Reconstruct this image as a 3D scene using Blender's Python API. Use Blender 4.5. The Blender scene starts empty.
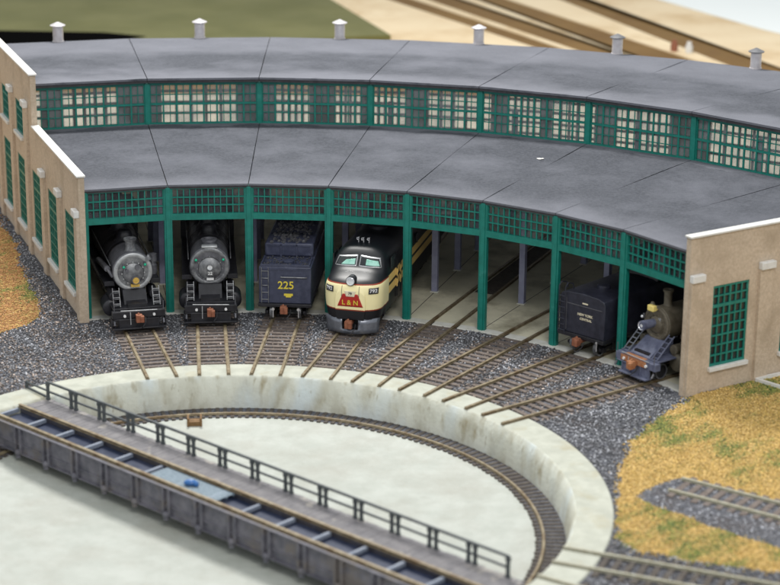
import bpy, bmesh, math, random
import numpy as np
from mathutils import Matrix, Vector
from mathutils.bvhtree import BVHTree
random.seed(7); RNG = np.random.default_rng(7)
PI = math.pi; sin, cos = math.sin, math.cos
scene = bpy.context.scene
COL = scene.collection

# ------------------------------------------------------------------ layout (prototype metres, turntable centre = origin)
PSI, DEL = -0.3599, 0.170306
RPIT, ROUT, RF, RC, RB = 14.91, 16.5, 25.17, 38.63, 54.58
HL, HE, HCB, HCT, HB = 5.17, 7.056, 7.232, 9.744, 9.36
A = lambda k: PSI + k * DEL
def pol(R, a, z=0.0): return Vector((R * sin(a), R * cos(a), z))
def BP(R, k, z=0.0):      # corner k of the building's ring, the outer two pushed out to the end walls
    a = A(k); l = {0: -.18, 8: .48}.get(k, 0); return Vector((R * sin(a) + l * cos(a), R * cos(a) - l * sin(a), z))

# ------------------------------------------------------------------ materials
def srgb(r, g, b):
    f = lambda c: (c / 12.92 if c <= .04045 else ((c + .055) / 1.055) ** 2.4)
    return (f(r / 255), f(g / 255), f(b / 255), 1)
MATS = {}
def mat(name, c1, c2=None, scale=1.0, rough=.7, metal=0.0, bump=0.0, bscale=None, stretch=(1, 1, 1), c3=None, s3=0.2,
        spec=.5, lo=.35, hi=.65, lo3=.5, hi3=.62, attr=None, trans=0):
    m = bpy.data.materials.new(name); m.use_nodes = True; nt = m.node_tree; N = nt.nodes; L = nt.links
    b = N['Principled BSDF']; b.inputs['Roughness'].default_value = rough; b.inputs['Metallic'].default_value = metal
    b.inputs['Specular IOR Level'].default_value = spec
    tc = N.new('ShaderNodeTexCoord'); mp = N.new('ShaderNodeMapping'); mp.inputs['Scale'].default_value = stretch
    L.new(tc.outputs['Object'], mp.inputs['Vector'])
    def noise(s, det=6, r=.6):
        n = N.new('ShaderNodeTexNoise'); n.inputs['Scale'].default_value = s; n.inputs['Detail'].default_value = det
        n.inputs['Roughness'].default_value = r; L.new(mp.outputs[0], n.inputs['Vector']); return n.outputs['Fac']
    def ramp(fac, lo, hi):
        r = N.new('ShaderNodeMapRange'); r.inputs['From Min'].default_value = lo; r.inputs['From Max'].default_value = hi
        L.new(fac, r.inputs['Value']); return r.outputs[0]
    def mix(fac, a, bb):
        x = N.new('ShaderNodeMix'); x.data_type = 'RGBA'
        L.new(fac, x.inputs['Factor'])
        for s, v in ((6, a), (7, bb)):
            if isinstance(v, tuple): x.inputs[s].default_value = v
            else: L.new(v, x.inputs[s])
        return x.outputs[2]
    col = None
    if attr:
        at = N.new('ShaderNodeAttribute'); at.attribute_name = attr; col = at.outputs['Color']
    elif c2 is not None: col = mix(ramp(noise(scale), lo, hi), c1, c2)
    if c3 is not None: col = mix(ramp(noise(s3, 8, .65), lo3, hi3), col if col else c1, c3)
    if col: L.new(col, b.inputs['Base Color'])
    else: b.inputs['Base Color'].default_value = c1
    if bump:
        bp = N.new('ShaderNodeBump'); bp.inputs['Strength'].default_value = bump; bp.inputs['Distance'].default_value = .08
        L.new(noise(bscale or scale * 3, 8), bp.inputs['Height']); L.new(bp.outputs[0], b.inputs['Normal'])
        rr = N.new('ShaderNodeMapRange'); rr.inputs['To Min'].default_value = max(.05, rough - .12); rr.inputs['To Max'].default_value = min(1, rough + .12)
        L.new(noise((bscale or scale * 3) * .35), rr.inputs['Value']); L.new(rr.outputs[0], b.inputs['Roughness'])
    if trans:
        t = N.new('ShaderNodeBsdfTranslucent'); ms = N.new('ShaderNodeMixShader'); ms.inputs[0].default_value = trans
        t.inputs['Color'].default_value = c1
        L.new(b.outputs[0], ms.inputs[1]); L.new(t.outputs[0], ms.inputs[2]); L.new(ms.outputs[0], N['Material Output'].inputs[0])
    MATS[name] = m; return m

mat('roof_edge', (.03, .03, .035, 1), (.055, .05, .055, 1), 3, .8)
mat('green', (.004, .155, .122, 1), (.008, .20, .16, 1), 3, .42, bump=.15, bscale=14, c3=(.05, .26, .22, 1), s3=1.3, lo3=.62, hi3=.75)
mat('green_dark', (.004, .10, .075, 1), (.006, .14, .10, 1), 3, .5)
mat('stucco', (.50, .40, .295, 1), (.62, .505, .385, 1), 7, .85, bump=.6, bscale=22, c3=(.40, .315, .225, 1), s3=.5, lo3=.5, hi3=.75)
mat('trim_white', (.72, .71, .68, 1), (.62, .61, .58, 1), 3, .7, bump=.1)
mat('dark_glass', (.012, .016, .018, 1), (.03, .035, .035, 1), .8, .25)
m = mat('clear_glass', (.8, .8, .78, 1), rough=.1); nt = m.node_tree
tr_ = nt.nodes.new('ShaderNodeBsdfTransparent'); mx_ = nt.nodes.new('ShaderNodeMixShader'); mx_.inputs[0].default_value = .93
nt.links.new(nt.nodes['Principled BSDF'].outputs[0], mx_.inputs[1]); nt.links.new(tr_.outputs[0], mx_.inputs[2]); nt.links.new(mx_.outputs[0], nt.nodes['Material Output'].inputs[0])
for gname, ga, gb, gl, gh in (('dusty_glass', (.30, .34, .36, 1), (.40, .43, .44, 1), .62, .84), ('transom_glass', (.16, .17, .20, 1), (.28, .29, .32, 1), .80, .95)):
    m = mat(gname, ga, gb, .9, .25); nt = m.node_tree
    tr_ = nt.nodes.new('ShaderNodeBsdfTransparent'); mx_ = nt.nodes.new('ShaderNodeMixShader')
    nn_ = nt.nodes.new('ShaderNodeTexNoise'); nn_.inputs['Scale'].default_value = .7; rr_ = nt.nodes.new('ShaderNodeMapRange'); rr_.inputs['From Min'].default_value = .35; rr_.inputs['From Max'].default_value = .65; rr_.inputs['To Min'].default_value = gl; rr_.inputs['To Max'].default_value = gh
    tc_ = nt.nodes.new('ShaderNodeTexCoord'); nt.links.new(tc_.outputs['Object'], nn_.inputs['Vector']); nt.links.new(nn_.outputs['Fac'], rr_.inputs['Value']); nt.links.new(rr_.outputs[0], mx_.inputs[0])
    nt.links.new(nt.nodes['Principled BSDF'].outputs[0], mx_.inputs[1]); nt.links.new(tr_.outputs[0], mx_.inputs[2]); nt.links.new(mx_.outputs[0], nt.nodes['Material Output'].inputs[0])
mat('inner_wall', (.55, .50, .43, 1), (.42, .38, .32, 1), .6, .9)
mat('column_blue', (.24, .25, .37, 1), (.32, .33, .46, 1), 2, .6)
mat('floor_concrete', (.68, .65, .50, 1), (.56, .54, .41, 1), .5, .8, bump=.15, bscale=5, c3=(.26, .235, .165, 1), s3=.25, lo3=.5, hi3=.75)
mat('curb', (.66, .66, .62, 1), (.55, .54, .48, 1), 1.5, .8, bump=.15)
mat('rim_concrete', (.47, .48, .41, 1), (.38, .39, .33, 1), 1.2, .8, bump=.25, bscale=6, c3=(.37, .34, .235, 1), s3=.55, lo3=.54, hi3=.75)
mat('pit_floor', (.43, .45, .41, 1), (.365, .385, .345, 1), .9, .6, bump=.45, bscale=4, c3=(.33, .325, .28, 1), s3=.35, lo3=.45, hi3=.8)
mat('rail', (.18, .14, .085, 1), (.30, .25, .165, 1), 4, .5, .35, bump=.1, c3=(.15, .10, .05, 1), s3=1.2)
mat('rail_grey', (.40, .39, .31, 1), (.30, .28, .20, 1), 4, .5, .2, bump=.1)
mat('tie', (.105, .082, .07, 1), (.19, .155, .135, 1), 5, .85, bump=.3, bscale=12, stretch=(1, 1, 1))
mat('tie_dark', (.05, .04, .035, 1), (.10, .085, .07, 1), 5, .85, bump=.3, bscale=12)
mat('ground', (.05, .053, .064, 1), (.15, .155, .18, 1), 9, .9, bump=.8, bscale=14, lo=.4, hi=.6, c3=(.07, .06, .06, 1), s3=.3)
mat('stones', (.1, .1, .1, 1), rough=.75, attr='Col')
mat('turf', (.42, .27, .085, 1), (.50, .34, .12, 1), 3, .95, bump=.8, bscale=8, c3=(.17, .17, .04, 1), s3=.45, lo3=.52, hi3=.64)
mat('black_paint', (.010, .010, .013, 1), (.022, .022, .028, 1), 3, .42, bump=.1)
mat('graphite', (.15, .155, .165, 1), (.29, .295, .305, 1), 3.5, .4, .35, bump=.15, c3=(.09, .09, .10, 1), s3=1.6)
mat('graphite_dark', (.09, .092, .105, 1), (.17, .17, .19, 1), 3.5, .4, .3, bump=.15)
mat('ring_silver', (.36, .37, .38, 1), (.50, .51, .52, 1), 4, .4, .4)
mat('weathered_brown', (.085, .072, .05, 1), (.15, .13, .095, 1), 3, .6, bump=.2)
mat('slate_blue', (.085, .095, .155, 1), (.15, .165, .24, 1), 3, .55, bump=.15)
mat('tender_blue', (.032, .037, .068, 1), (.058, .065, .108, 1), 2.5, .42, bump=.12, c3=(.13, .14, .20, 1), s3=1.1, lo3=.58, hi3=.75)
mat('tender_dark', (.016, .017, .028, 1), (.032, .034, .052, 1), 2.5, .4, bump=.12)
mat('rust', (.22, .07, .035, 1), (.33, .13, .07, 1), 5, .75, bump=.2)
mat('rust_brown', (.15, .08, .03, 1), (.22, .125, .05, 1), 5, .75, bump=.2)
mat('rust_orange', (.36, .12, .04, 1), (.44, .22, .11, 1), 5, .75, bump=.2)
mat('yellow_letter', (.72, .58, .06, 1), rough=.6)
mat('cream_letter', (.75, .68, .5, 1), rough=.6)
mat('white_letter', (.8, .8, .8, 1), rough=.6)
mat('green_lens', (.01, .45, .25, 1), rough=.15)
mat('lamp_glass', (.80, .82, .86, 1), rough=.12, metal=.3)
mat('gold', (.75, .50, .12, 1), rough=.35, metal=.5)
mat('yellow_lamp', (.85, .68, .22, 1), rough=.3)
mat('red_paint', (.42, .018, .012, 1), rough=.4)
mat('silver_pilot', (.13, .14, .165, 1), (.22, .235, .27, 1), 2, .28, .5)
mat('window_mint', (.20, .46, .37, 1), (.36, .62, .54, 1), 3, .12)
mat('chrome', (.70, .70, .72, 1), rough=.25, metal=.6)
mat('coal', (.03, .03, .035, 1), (.10, .10, .11, 1), 8, .7, bump=.8, bscale=10)
mat('bridge_steel', (.075, .075, .095, 1), (.15, .145, .17, 1), 2, .6, bump=.2, c3=(.13, .115, .11, 1), s3=.8)
mat('bridge_pan', (.022, .032, .065, 1), (.045, .055, .095, 1), 1.5, .35, bump=.15)
mat('bridge_beam', (.25, .28, .34, 1), (.17, .20, .26, 1), 2, .5)
mat('grating', (.22, .29, .35, 1), (.32, .40, .46, 1), 6, .5, bump=.4)
mat('walkway', (.15, .145, .155, 1), (.22, .21, .215, 1), 1.6, .85, bump=.35, bscale=8, c3=(.31, .29, .27, 1), s3=.7, lo3=.58)
mat('railing', (.045, .055, .06, 1), (.08, .09, .095, 1), 3, .5)
mat('blue_bright', (.03, .13, .36, 1), rough=.35)
mat('vent_metal', (.55, .52, .53, 1), (.68, .66, .67, 1), 3, .4, .5)
mat('vent_dark', (.12, .12, .125, 1), (.18, .18, .19, 1), 3, .5, .2)
mat('board', (.72, .56, .35, 1), (.80, .65, .43, 1), .12, .8, bump=.1, c3=(.62, .45, .25, 1), s3=.08)
mat('board_gap', (.15, .075, .012, 1), (.21, .115, .025, 1), .1, .85)
mat('olive_cloth', (.115, .115, .032, 1), (.155, .15, .05, 1), .15, .85, bump=.2, bscale=.6)
mat('table_tan', (.40, .36, .28, 1), (.50, .44, .34, 1), .3, .85)
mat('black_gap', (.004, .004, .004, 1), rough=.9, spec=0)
mat('paper', (.85, .88, .86, 1), rough=.7)
# concrete pit wall: stains run down the wall, laid out round the circle
def wallmat():
    m = bpy.data.materials.new('pit_wall_concrete'); m.use_nodes = True; nt = m.node_tree; N = nt.nodes; L = nt.links; b = N['Principled BSDF']
    b.inputs['Roughness'].default_value = .8
    tc = N.new('ShaderNodeTexCoord'); sx = N.new('ShaderNodeSeparateXYZ'); L.new(tc.outputs['Object'], sx.inputs[0])
    at = N.new('ShaderNodeMath'); at.operation = 'ARCTAN2'; L.new(sx.outputs[0], at.inputs[0]); L.new(sx.outputs[1], at.inputs[1])
    mu = N.new('ShaderNodeMath'); mu.operation = 'MULTIPLY'; mu.inputs[1].default_value = 15; L.new(at.outputs[0], mu.inputs[0])
    mz = N.new('ShaderNodeMath'); mz.operation = 'MULTIPLY'; mz.inputs[1].default_value = .45; L.new(sx.outputs[2], mz.inputs[0])
    cb = N.new('ShaderNodeCombineXYZ'); L.new(mu.outputs[0], cb.inputs[0]); L.new(mz.outputs[0], cb.inputs[1])
    prev = (.62, .63, .55, 1)
    for s, c, lo, hi in ((.9, (.44, .43, .345, 1), .42, .66), (1.7, (.34, .30, .20, 1), .55, .74), (.5, (.60, .66, .66, 1), .5, .7), (3.2, (.28, .25, .17, 1), .63, .8)):
        n = N.new('ShaderNodeTexNoise'); n.inputs['Scale'].default_value = s; n.inputs['Detail'].default_value = 6; L.new(cb.outputs[0], n.inputs['Vector'])
        r = N.new('ShaderNodeMapRange'); r.inputs['From Min'].default_value = lo; r.inputs['From Max'].default_value = hi; L.new(n.outputs['Fac'], r.inputs['Value'])
        x = N.new('ShaderNodeMix'); x.data_type = 'RGBA'; L.new(r.outputs[0], x.inputs['Factor'])
        if isinstance(prev, tuple): x.inputs[6].default_value = prev
        else: L.new(prev, x.inputs[6])
        x.inputs[7].default_value = c; prev = x.outputs[2]
    L.new(prev, b.inputs['Base Color'])
    n = N.new('ShaderNodeTexNoise'); n.inputs['Scale'].default_value = 5; n.inputs['Detail'].default_value = 8; L.new(tc.outputs['Object'], n.inputs['Vector'])
    bp = N.new('ShaderNodeBump'); bp.inputs['Strength'].default_value = .3; bp.inputs['Distance'].default_value = .1
    L.new(n.outputs['Fac'], bp.inputs['Height']); L.new(bp.outputs[0], b.inputs['Normal'])
    MATS['pit_wall_concrete'] = m
wallmat()
MIDP = pol(RF, A(4))
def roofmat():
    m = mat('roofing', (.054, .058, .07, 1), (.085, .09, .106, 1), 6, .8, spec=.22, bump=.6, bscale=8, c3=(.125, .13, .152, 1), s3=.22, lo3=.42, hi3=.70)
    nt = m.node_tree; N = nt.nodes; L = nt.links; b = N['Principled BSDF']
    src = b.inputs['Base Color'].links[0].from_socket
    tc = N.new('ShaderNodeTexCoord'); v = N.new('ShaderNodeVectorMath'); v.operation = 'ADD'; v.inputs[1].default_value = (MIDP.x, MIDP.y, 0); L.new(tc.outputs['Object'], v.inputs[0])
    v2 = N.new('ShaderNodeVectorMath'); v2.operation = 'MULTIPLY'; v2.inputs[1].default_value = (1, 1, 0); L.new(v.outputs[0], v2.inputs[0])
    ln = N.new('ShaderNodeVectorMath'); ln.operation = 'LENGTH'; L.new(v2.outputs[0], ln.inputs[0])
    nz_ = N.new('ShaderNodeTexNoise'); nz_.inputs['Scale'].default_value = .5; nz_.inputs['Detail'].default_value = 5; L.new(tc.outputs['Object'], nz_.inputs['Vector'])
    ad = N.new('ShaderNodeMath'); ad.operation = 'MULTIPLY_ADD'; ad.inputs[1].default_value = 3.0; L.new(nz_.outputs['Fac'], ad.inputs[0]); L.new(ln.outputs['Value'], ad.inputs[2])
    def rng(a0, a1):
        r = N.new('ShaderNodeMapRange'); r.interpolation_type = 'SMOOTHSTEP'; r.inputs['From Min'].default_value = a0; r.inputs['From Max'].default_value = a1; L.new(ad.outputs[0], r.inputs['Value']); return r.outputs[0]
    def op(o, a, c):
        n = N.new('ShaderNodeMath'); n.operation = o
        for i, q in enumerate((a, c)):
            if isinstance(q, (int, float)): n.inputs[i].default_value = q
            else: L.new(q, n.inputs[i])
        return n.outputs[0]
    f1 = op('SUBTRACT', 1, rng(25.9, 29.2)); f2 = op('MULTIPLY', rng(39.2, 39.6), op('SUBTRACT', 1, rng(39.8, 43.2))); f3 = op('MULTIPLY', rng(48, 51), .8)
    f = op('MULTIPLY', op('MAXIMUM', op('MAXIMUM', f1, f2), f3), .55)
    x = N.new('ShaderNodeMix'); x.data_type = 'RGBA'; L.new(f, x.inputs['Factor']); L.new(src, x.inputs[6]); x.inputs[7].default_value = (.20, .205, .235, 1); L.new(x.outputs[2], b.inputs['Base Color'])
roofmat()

# ------------------------------------------------------------------ mesh helpers
class MB:
    def __init__(s): s.v = []; s.f = []; s.T = Matrix.Identity(4)
    def add(s, vs, fs, T=None):
        M = s.T @ T if T is not None else s.T
        o = len(s.v); s.v += [tuple(M @ Vector(p)) for p in vs]; s.f += [tuple(i + o for i in f) for f in fs]; return s
    def box(s, x0, x1, y0, y1, z0, z1, T=None):
        vs = [(x, y, z) for z in (z0, z1) for y in (y0, y1) for x in (x0, x1)]
        return s.add(vs, [(0, 2, 3, 1), (4, 5, 7, 6), (0, 1, 5, 4), (2, 6, 7, 3), (0, 4, 6, 2), (1, 3, 7, 5)], T)
    def hexa(s, b4, t4):   # bottom four, top four corners
        return s.add(list(b4) + list(t4), [(3, 2, 1, 0), (4, 5, 6, 7), (0, 1, 5, 4), (1, 2, 6, 5), (2, 3, 7, 6), (3, 0, 4, 7)])
    def cyl(s, p, q, r0, r1=None, n=14, T=None):
        r1 = r0 if r1 is None else r1
        p = Vector(p); q = Vector(q); d = (q - p).normalized()
        u = d.cross(Vector((0, 0, 1)) if abs(d.z) < .9 else Vector((1, 0, 0))).normalized(); w = d.cross(u)
        vs = []
        for c, r in ((p, r0), (q, r1)):
            for i in range(n):
                t = 2 * PI * i / n; vs.append(tuple(c + (u * cos(t) + w * sin(t)) * r))
        fs = [(i, (i + 1) % n, n + (i + 1) % n, n + i) for i in range(n)] + [tuple(range(n - 1, -1, -1)), tuple(range(n, 2 * n))]
        return s.add(vs, fs, T)
    def bar(s, p, q, w, h=None):
        return s.cyl(p, q, w / 2, n=6)
    def lathe(s, prof, o=(0, 0, 0), axis='z', n=28, a0=0, a1=2 * PI):   # prof: (r, h)
        full = abs(a1 - a0 - 2 * PI) < 1e-6; m = n if full else n + 1
        vs = []
        for i in range(m):
            t = a0 + (a1 - a0) * i / n
            for r, h in prof:
                if axis == 'z': vs.append((o[0] + r * sin(t), o[1] + r * cos(t), o[2] + h))
                else: vs.append((o[0] + h, o[1] + r * sin(t), o[2] + r * cos(t)))
        k = len(prof); fs = []
        for i in range(n):
            j = (i + 1) % m
            for a in range(k - 1): fs.append((i * k + a, j * k + a, j * k + a + 1, i * k + a + 1))
        return s.add(vs, fs)
    def ball(s, c, r, sx=1, sy=1, sz=1, n=10):
        prof = [(r * sin(PI * i / 6) + 1e-4, -r * cos(PI * i / 6)) for i in range(7)]
        t = MB().lathe(prof, n=n); return s.add([(c[0] + x * sx, c[1] + y * sy, c[2] + z * sz) for x, y, z in t.v], t.f)
    def prism(s, pts, y0, y1, T=None):     # pts in xz, extruded along y
        n = len(pts); vs = [(x, y0, z) for x, z in pts] + [(x, y1, z) for x, z in pts]
        return s.add(vs, [tuple(range(n)), tuple(range(2 * n - 1, n - 1, -1))] + [(i, n + i, n + (i + 1) % n, (i + 1) % n) for i in range(n)], T)
    def build(s, name, m, parent=None, bevel=0, smooth=35, world=False):
        vs = s.v
        if world and parent is not None:
            I = parent['_m_inv']; I = Matrix([I[i * 4:i * 4 + 4] for i in range(4)]); vs = [tuple(I @ Vector(p)) for p in vs]
        me = bpy.data.meshes.new(name); me.from_pydata(vs, [], s.f); me.materials.append(MATS[m] if isinstance(m, str) else m)
        bm = bmesh.new(); bm.from_mesh(me)
        if s.T.determinant() or True: bmesh.ops.recalc_face_normals(bm, faces=bm.faces)
        bm.to_mesh(me); bm.free()
        if smooth:
            me.shade_smooth(); me.set_sharp_from_angle(angle=math.radians(smooth))
        o = bpy.data.objects.new(name, me); COL.objects.link(o); o.parent = parent
        if bevel:
            b = o.modifiers.new('bevel', 'BEVEL'); b.width = bevel; b.segments = 2; b.limit_method = 'ANGLE'
        return o
ROOTS = []
def thing(name, label, cat, loc=(0, 0, 0), rotz=0, group=None):
    o = bpy.data.objects.new(name, None); COL.objects.link(o); o.location = loc; o.rotation_euler = (0, 0, rotz); o.empty_display_size = .3
    M = Matrix.Translation(Vector(loc)) @ Matrix.Rotation(rotz, 4, 'Z'); I = M.inverted()
    o['_m_inv'] = [I[i][j] for i in range(4) for j in range(4)]
    o['label'] = label; o['category'] = cat
    if group: o['group'] = group
    ROOTS.append(o); return o
def tag(o, label=None, cat=None, group=None, kind=None):
    for k, v in (('label', label), ('category', cat), ('group', group), ('kind', kind)):
        if v: o[k] = v
    return o
def copy_tree(o, parent=None):
    c = o.copy(); COL.objects.link(c); c.parent = parent
    for ch in list(o.children): copy_tree(ch, c)
    return c
def frame(o, x, up=(0, 0, 1), yflip=None):
    x = Vector(x).normalized(); z = Vector(up); y = z.cross(x) if yflip is None else Vector(yflip)
    M = Matrix.Identity(4)
    for i in range(3): M[i][0] = x[i]; M[i][1] = y[i]; M[i][2] = z[i]; M[i][3] = o[i]
    return M
def text(body, size, m, parent, T, name='lettering', depth=.012, bvh=None, off=.02):
    c = bpy.data.curves.new('t', 'FONT'); c.body = body; c.size = size; c.extrude = depth; c.align_x = 'CENTER'; c.align_y = 'CENTER'; c.offset = .012 * size
    t = bpy.data.objects.new('t', c); COL.objects.link(t); bpy.context.view_layer.update()
    me = bpy.data.meshes.new_from_object(t.evaluated_get(bpy.context.evaluated_depsgraph_get()))
    bpy.data.objects.remove(t); bpy.data.curves.remove(c)
    for v in me.vertices:
        p = T @ v.co
        if bvh:
            h = bvh.ray_cast(Vector((p.x + 6, p.y, p.z)), Vector((-1, 0, 0)))
            if h[0]: p.x = h[0].x + off + (v.co.z > 0) * depth
        v.co = p
    me.name = name; me.materials.clear(); me.materials.append(MATS[m])
    o = bpy.data.objects.new(name, me); COL.objects.link(o); o.parent = parent; return o
# text facing +X (front), reading along +Y (viewer's right), up Z
def TX(x, y, z): return Matrix(((0, 0, 1, x), (1, 0, 0, y), (0, 1, 0, z), (0, 0, 0, 1)))

# ------------------------------------------------------------------ ground and pit
b = MB(); b.lathe([(ROUT - .25, -.4), (ROUT - .1, -.02), (30, -.02), (60, -.02), (120, -.02), (420, -.02)], n=96)
tag(b.build('ground', 'ground', smooth=0), kind='structure')
b = MB(); b.lathe([(14.58, -1.62), (14.70, -.6), (RPIT - .06, -.04), (RPIT + .02, .03)], n=180)
tag(b.build('pit_wall', 'pit_wall_concrete'), kind='structure')
b = MB(); b.lathe([(RPIT + .02, .03), (RPIT + .1, .05), (ROUT - .05, .05), (ROUT, .0), (ROUT, -.3)], n=180)
tag(b.build('pit_rim', 'rim_concrete'), kind='structure')
b = MB(); prof = [(.001, -1.86), (6, -1.84), (10, -1.80), (12.0, -1.74), (12.75, -1.66), (12.95, -1.6), (13.1, -1.6), (RPIT, -1.6)]
b.lathe(prof, n=120); tag(b.build('pit_floor', 'pit_floor'), kind='structure')

GR = [(27.4, 16.5), (22.0, 13.05), (20.4, 10.4), (18.8, 8.1), (17.9, 5.6), (17.3, 3.3), (16.95, 1.5), (16.75, 0), (16.5, -2.2), (16.35, -4.2), (17.2, -5.2), (22.3, -7.0), (40, -13), (60, 0), (60, 34)]
GL = [(-17.6, 43), (-15.5, 38.3), (-14.4, 33.5), (-13.0, 29), (-12.1, 26.4), (-11.6, 23.6), (-13.1, 21.0), (-16, 19.6), (-40, 16), (-60, 50), (-22, 60)]
PAD = [(17.55, .35), (18.5, 1.6), (19.7, 2.45), (23.5, -.1), (30, -4.6), (29, -9.2), (22.7, -4.6), (19.9, -2.2), (18.5, -.75)]
def jag(P, amp, step=.5):
    out = []
    for i in range(len(P)):
        p = np.array(P[i]); q = np.array(P[(i + 1) % len(P)]); d = np.linalg.norm(q - p); n = max(1, int(d / step)) if d < 25 else 2
        nn = np.array([-(q - p)[1], (q - p)[0]]) / d
        for j in range(n):
            out.append(tuple(p + (q - p) * j / n + nn * RNG.normal() * amp))
    return out
def inside(P, X, Y):
    c = np.zeros(X.shape, bool); n = len(P)
    for i in range(n):
        x0, y0 = P[i]; x1, y1 = P[(i + 1) % n]
        if y0 == y1: continue
        k = ((y0 > Y) != (y1 > Y)) & (X < (x1 - x0) * (Y - y0) / (y1 - y0) + x0); c ^= k
    return c
def sheet(name, P, z, m):
    bm = bmesh.new(); vs = [bm.verts.new((x, y, z)) for x, y in P]; bm.faces.new(vs); bmesh.ops.triangulate(bm, faces=bm.faces)
    bmesh.ops.recalc_face_normals(bm, faces=bm.faces)
    me = bpy.data.meshes.new(name); bm.to_mesh(me); bm.free(); me.materials.append(MATS[m])
    o = bpy.data.objects.new(name, me); COL.objects.link(o); return o
GRj, GLj, PADj = jag(GR, .13), jag(GL, .13), jag(PAD, .05)
tag(sheet('earth', GRj, .0, 'turf'), kind='structure'); tag(sheet('earth', GLj, .0, 'turf'), kind='structure')
tag(sheet('track_bed', PADj, .02, 'ground'), kind='structure')

def scatter(name, X, Y, Z, S, cols, m, flat=.7):
    n = len(X); base = np.array([(1, 0, 0), (0, 1, 0), (-1, 0, 0), (0, -1, 0), (.15, .1, 1), (0, 0, -1)], float)
    F = np.array([(0, 1, 4), (1, 2, 4), (2, 3, 4), (3, 0, 4), (1, 0, 5), (2, 1, 5), (3, 2, 5), (0, 3, 5)])
    V = base[None] * (1 + RNG.uniform(-.35, .35, (n, 6, 3))); V[:, :, 2] *= flat
    a = RNG.uniform(0, 2 * PI, n); c, s = np.cos(a)[:, None], np.sin(a)[:, None]
    x = V[:, :, 0] * c - V[:, :, 1] * s; y = V[:, :, 0] * s + V[:, :, 1] * c
    V[:, :, 0] = x; V[:, :, 1] = y; V *= S[:, None, None]; V[:, :, 0] += X[:, None]; V[:, :, 1] += Y[:, None]; V[:, :, 2] += Z[:, None]
    FF = (F[None] + (np.arange(n) * 6)[:, None, None]).reshape(-1, 3)
    me = bpy.data.meshes.new(name); me.vertices.add(n * 6); me.vertices.foreach_set('co', V.reshape(-1))
    me.loops.add(len(FF) * 3); me.loops.foreach_set('vertex_index', FF.reshape(-1).astype(np.int32))
    me.polygons.add(len(FF)); me.polygons.foreach_set('loop_start', np.arange(0, len(FF) * 3, 3, dtype=np.int32))
    me.update(); me.validate()
    at = me.color_attributes.new('Col', 'FLOAT_COLOR', 'POINT'); C4 = np.ones((n, 6, 4)); C4[:, :, :3] = cols[:, None, :]
    at.data.foreach_set('color', C4.reshape(-1)); me.materials.append(MATS[m])
    o = bpy.data.objects.new(name, me); COL.objects.link(o); return o
def nz(X, Y, s, seed=0):   # cheap smooth noise
    r = np.random.default_rng(seed); t = np.zeros_like(X)
    for i in range(6):
        kx, ky = r.normal(size=2) * s; t += np.sin(kx * X + ky * Y + r.uniform(0, 6.28))
    return t / 6
def region(n, x0, x1, y0, y1):
    return RNG.uniform(x0, x1, n), RNG.uniform(y0, y1, n)
# loose ballast
X, Y = region(300000, -20, 29, -12, 52); R = np.hypot(X, Y); TH = np.arctan2(X, Y)
zone = ((R > ROUT + .03) & (R < RF + .0)) | ((X < -6) & (TH < PSI) & (R > ROUT)) | ((TH > A(8)) & (R > ROUT + .03))
inb = (TH > PSI - .002) & (TH < A(8) + .002) & (R > (RF - .35) * cos(DEL / 2) / np.cos((TH - PSI) % DEL - DEL / 2))
gr = inside(GRj, X, Y) & ~inside(PADj, X, Y); gl = inside(GLj, X, Y)
keep = (zone & ~gr & ~gl | inside(PADj, X, Y)) & ~inb & (TH > -1.3) & (TH < 2.4)
n_ = R * np.sin(TH - PSI); keep &= ~((TH < PSI) & (R > 24.2) & (n_ > -.68)); n8 = R * np.sin(TH - A(8)); keep &= ~((TH > A(8)) & (R > 24.2) & (n8 < .98))
# fewer stones on the sleepers themselves
lat = R * np.sin(((TH - PSI) % DEL) - DEL / 2); ontrack = (np.abs(lat) < 1.3) & (TH > PSI) & (TH < A(8)) & (R < 25)
keep &= ~(ontrack & (RNG.random(len(X)) < .72))
ld = np.zeros(len(X), bool)
for ca in (112.2, 123.2):
    l = R * np.sin(TH - math.radians(ca)); ld |= (np.abs(l) < 1.3)
keep &= ~(ld & (RNG.random(len(X)) < .6))
X, Y = X[keep], Y[keep]; n = len(X); g = RNG.random(n)
val = np.where(g < .5, RNG.uniform(.06, .15, n), np.where(g < .90, RNG.uniform(.14, .34, n), RNG.uniform(.38, .62, n)))
cols = np.stack([val * .98, val, val * 1.08], 1) * (1 + .25 * nz(X, Y, .8, 9))[:, None]
brown = (TH[keep] < A(8)) & (np.abs(R[keep] * np.sin(((TH[keep] - PSI) % DEL) - DEL / 2)) < 1.6) & (RNG.random(n) < .4); cols[brown] *= np.array([1.25, 1.0, .8])
tag(scatter('gravel', X, Y, RNG.uniform(-.01, .03, n), RNG.uniform(.035, .08, n), cols, 'stones'), kind='stuff', label='loose dark grey gravel around the stall tracks', cat='gravel')
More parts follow.
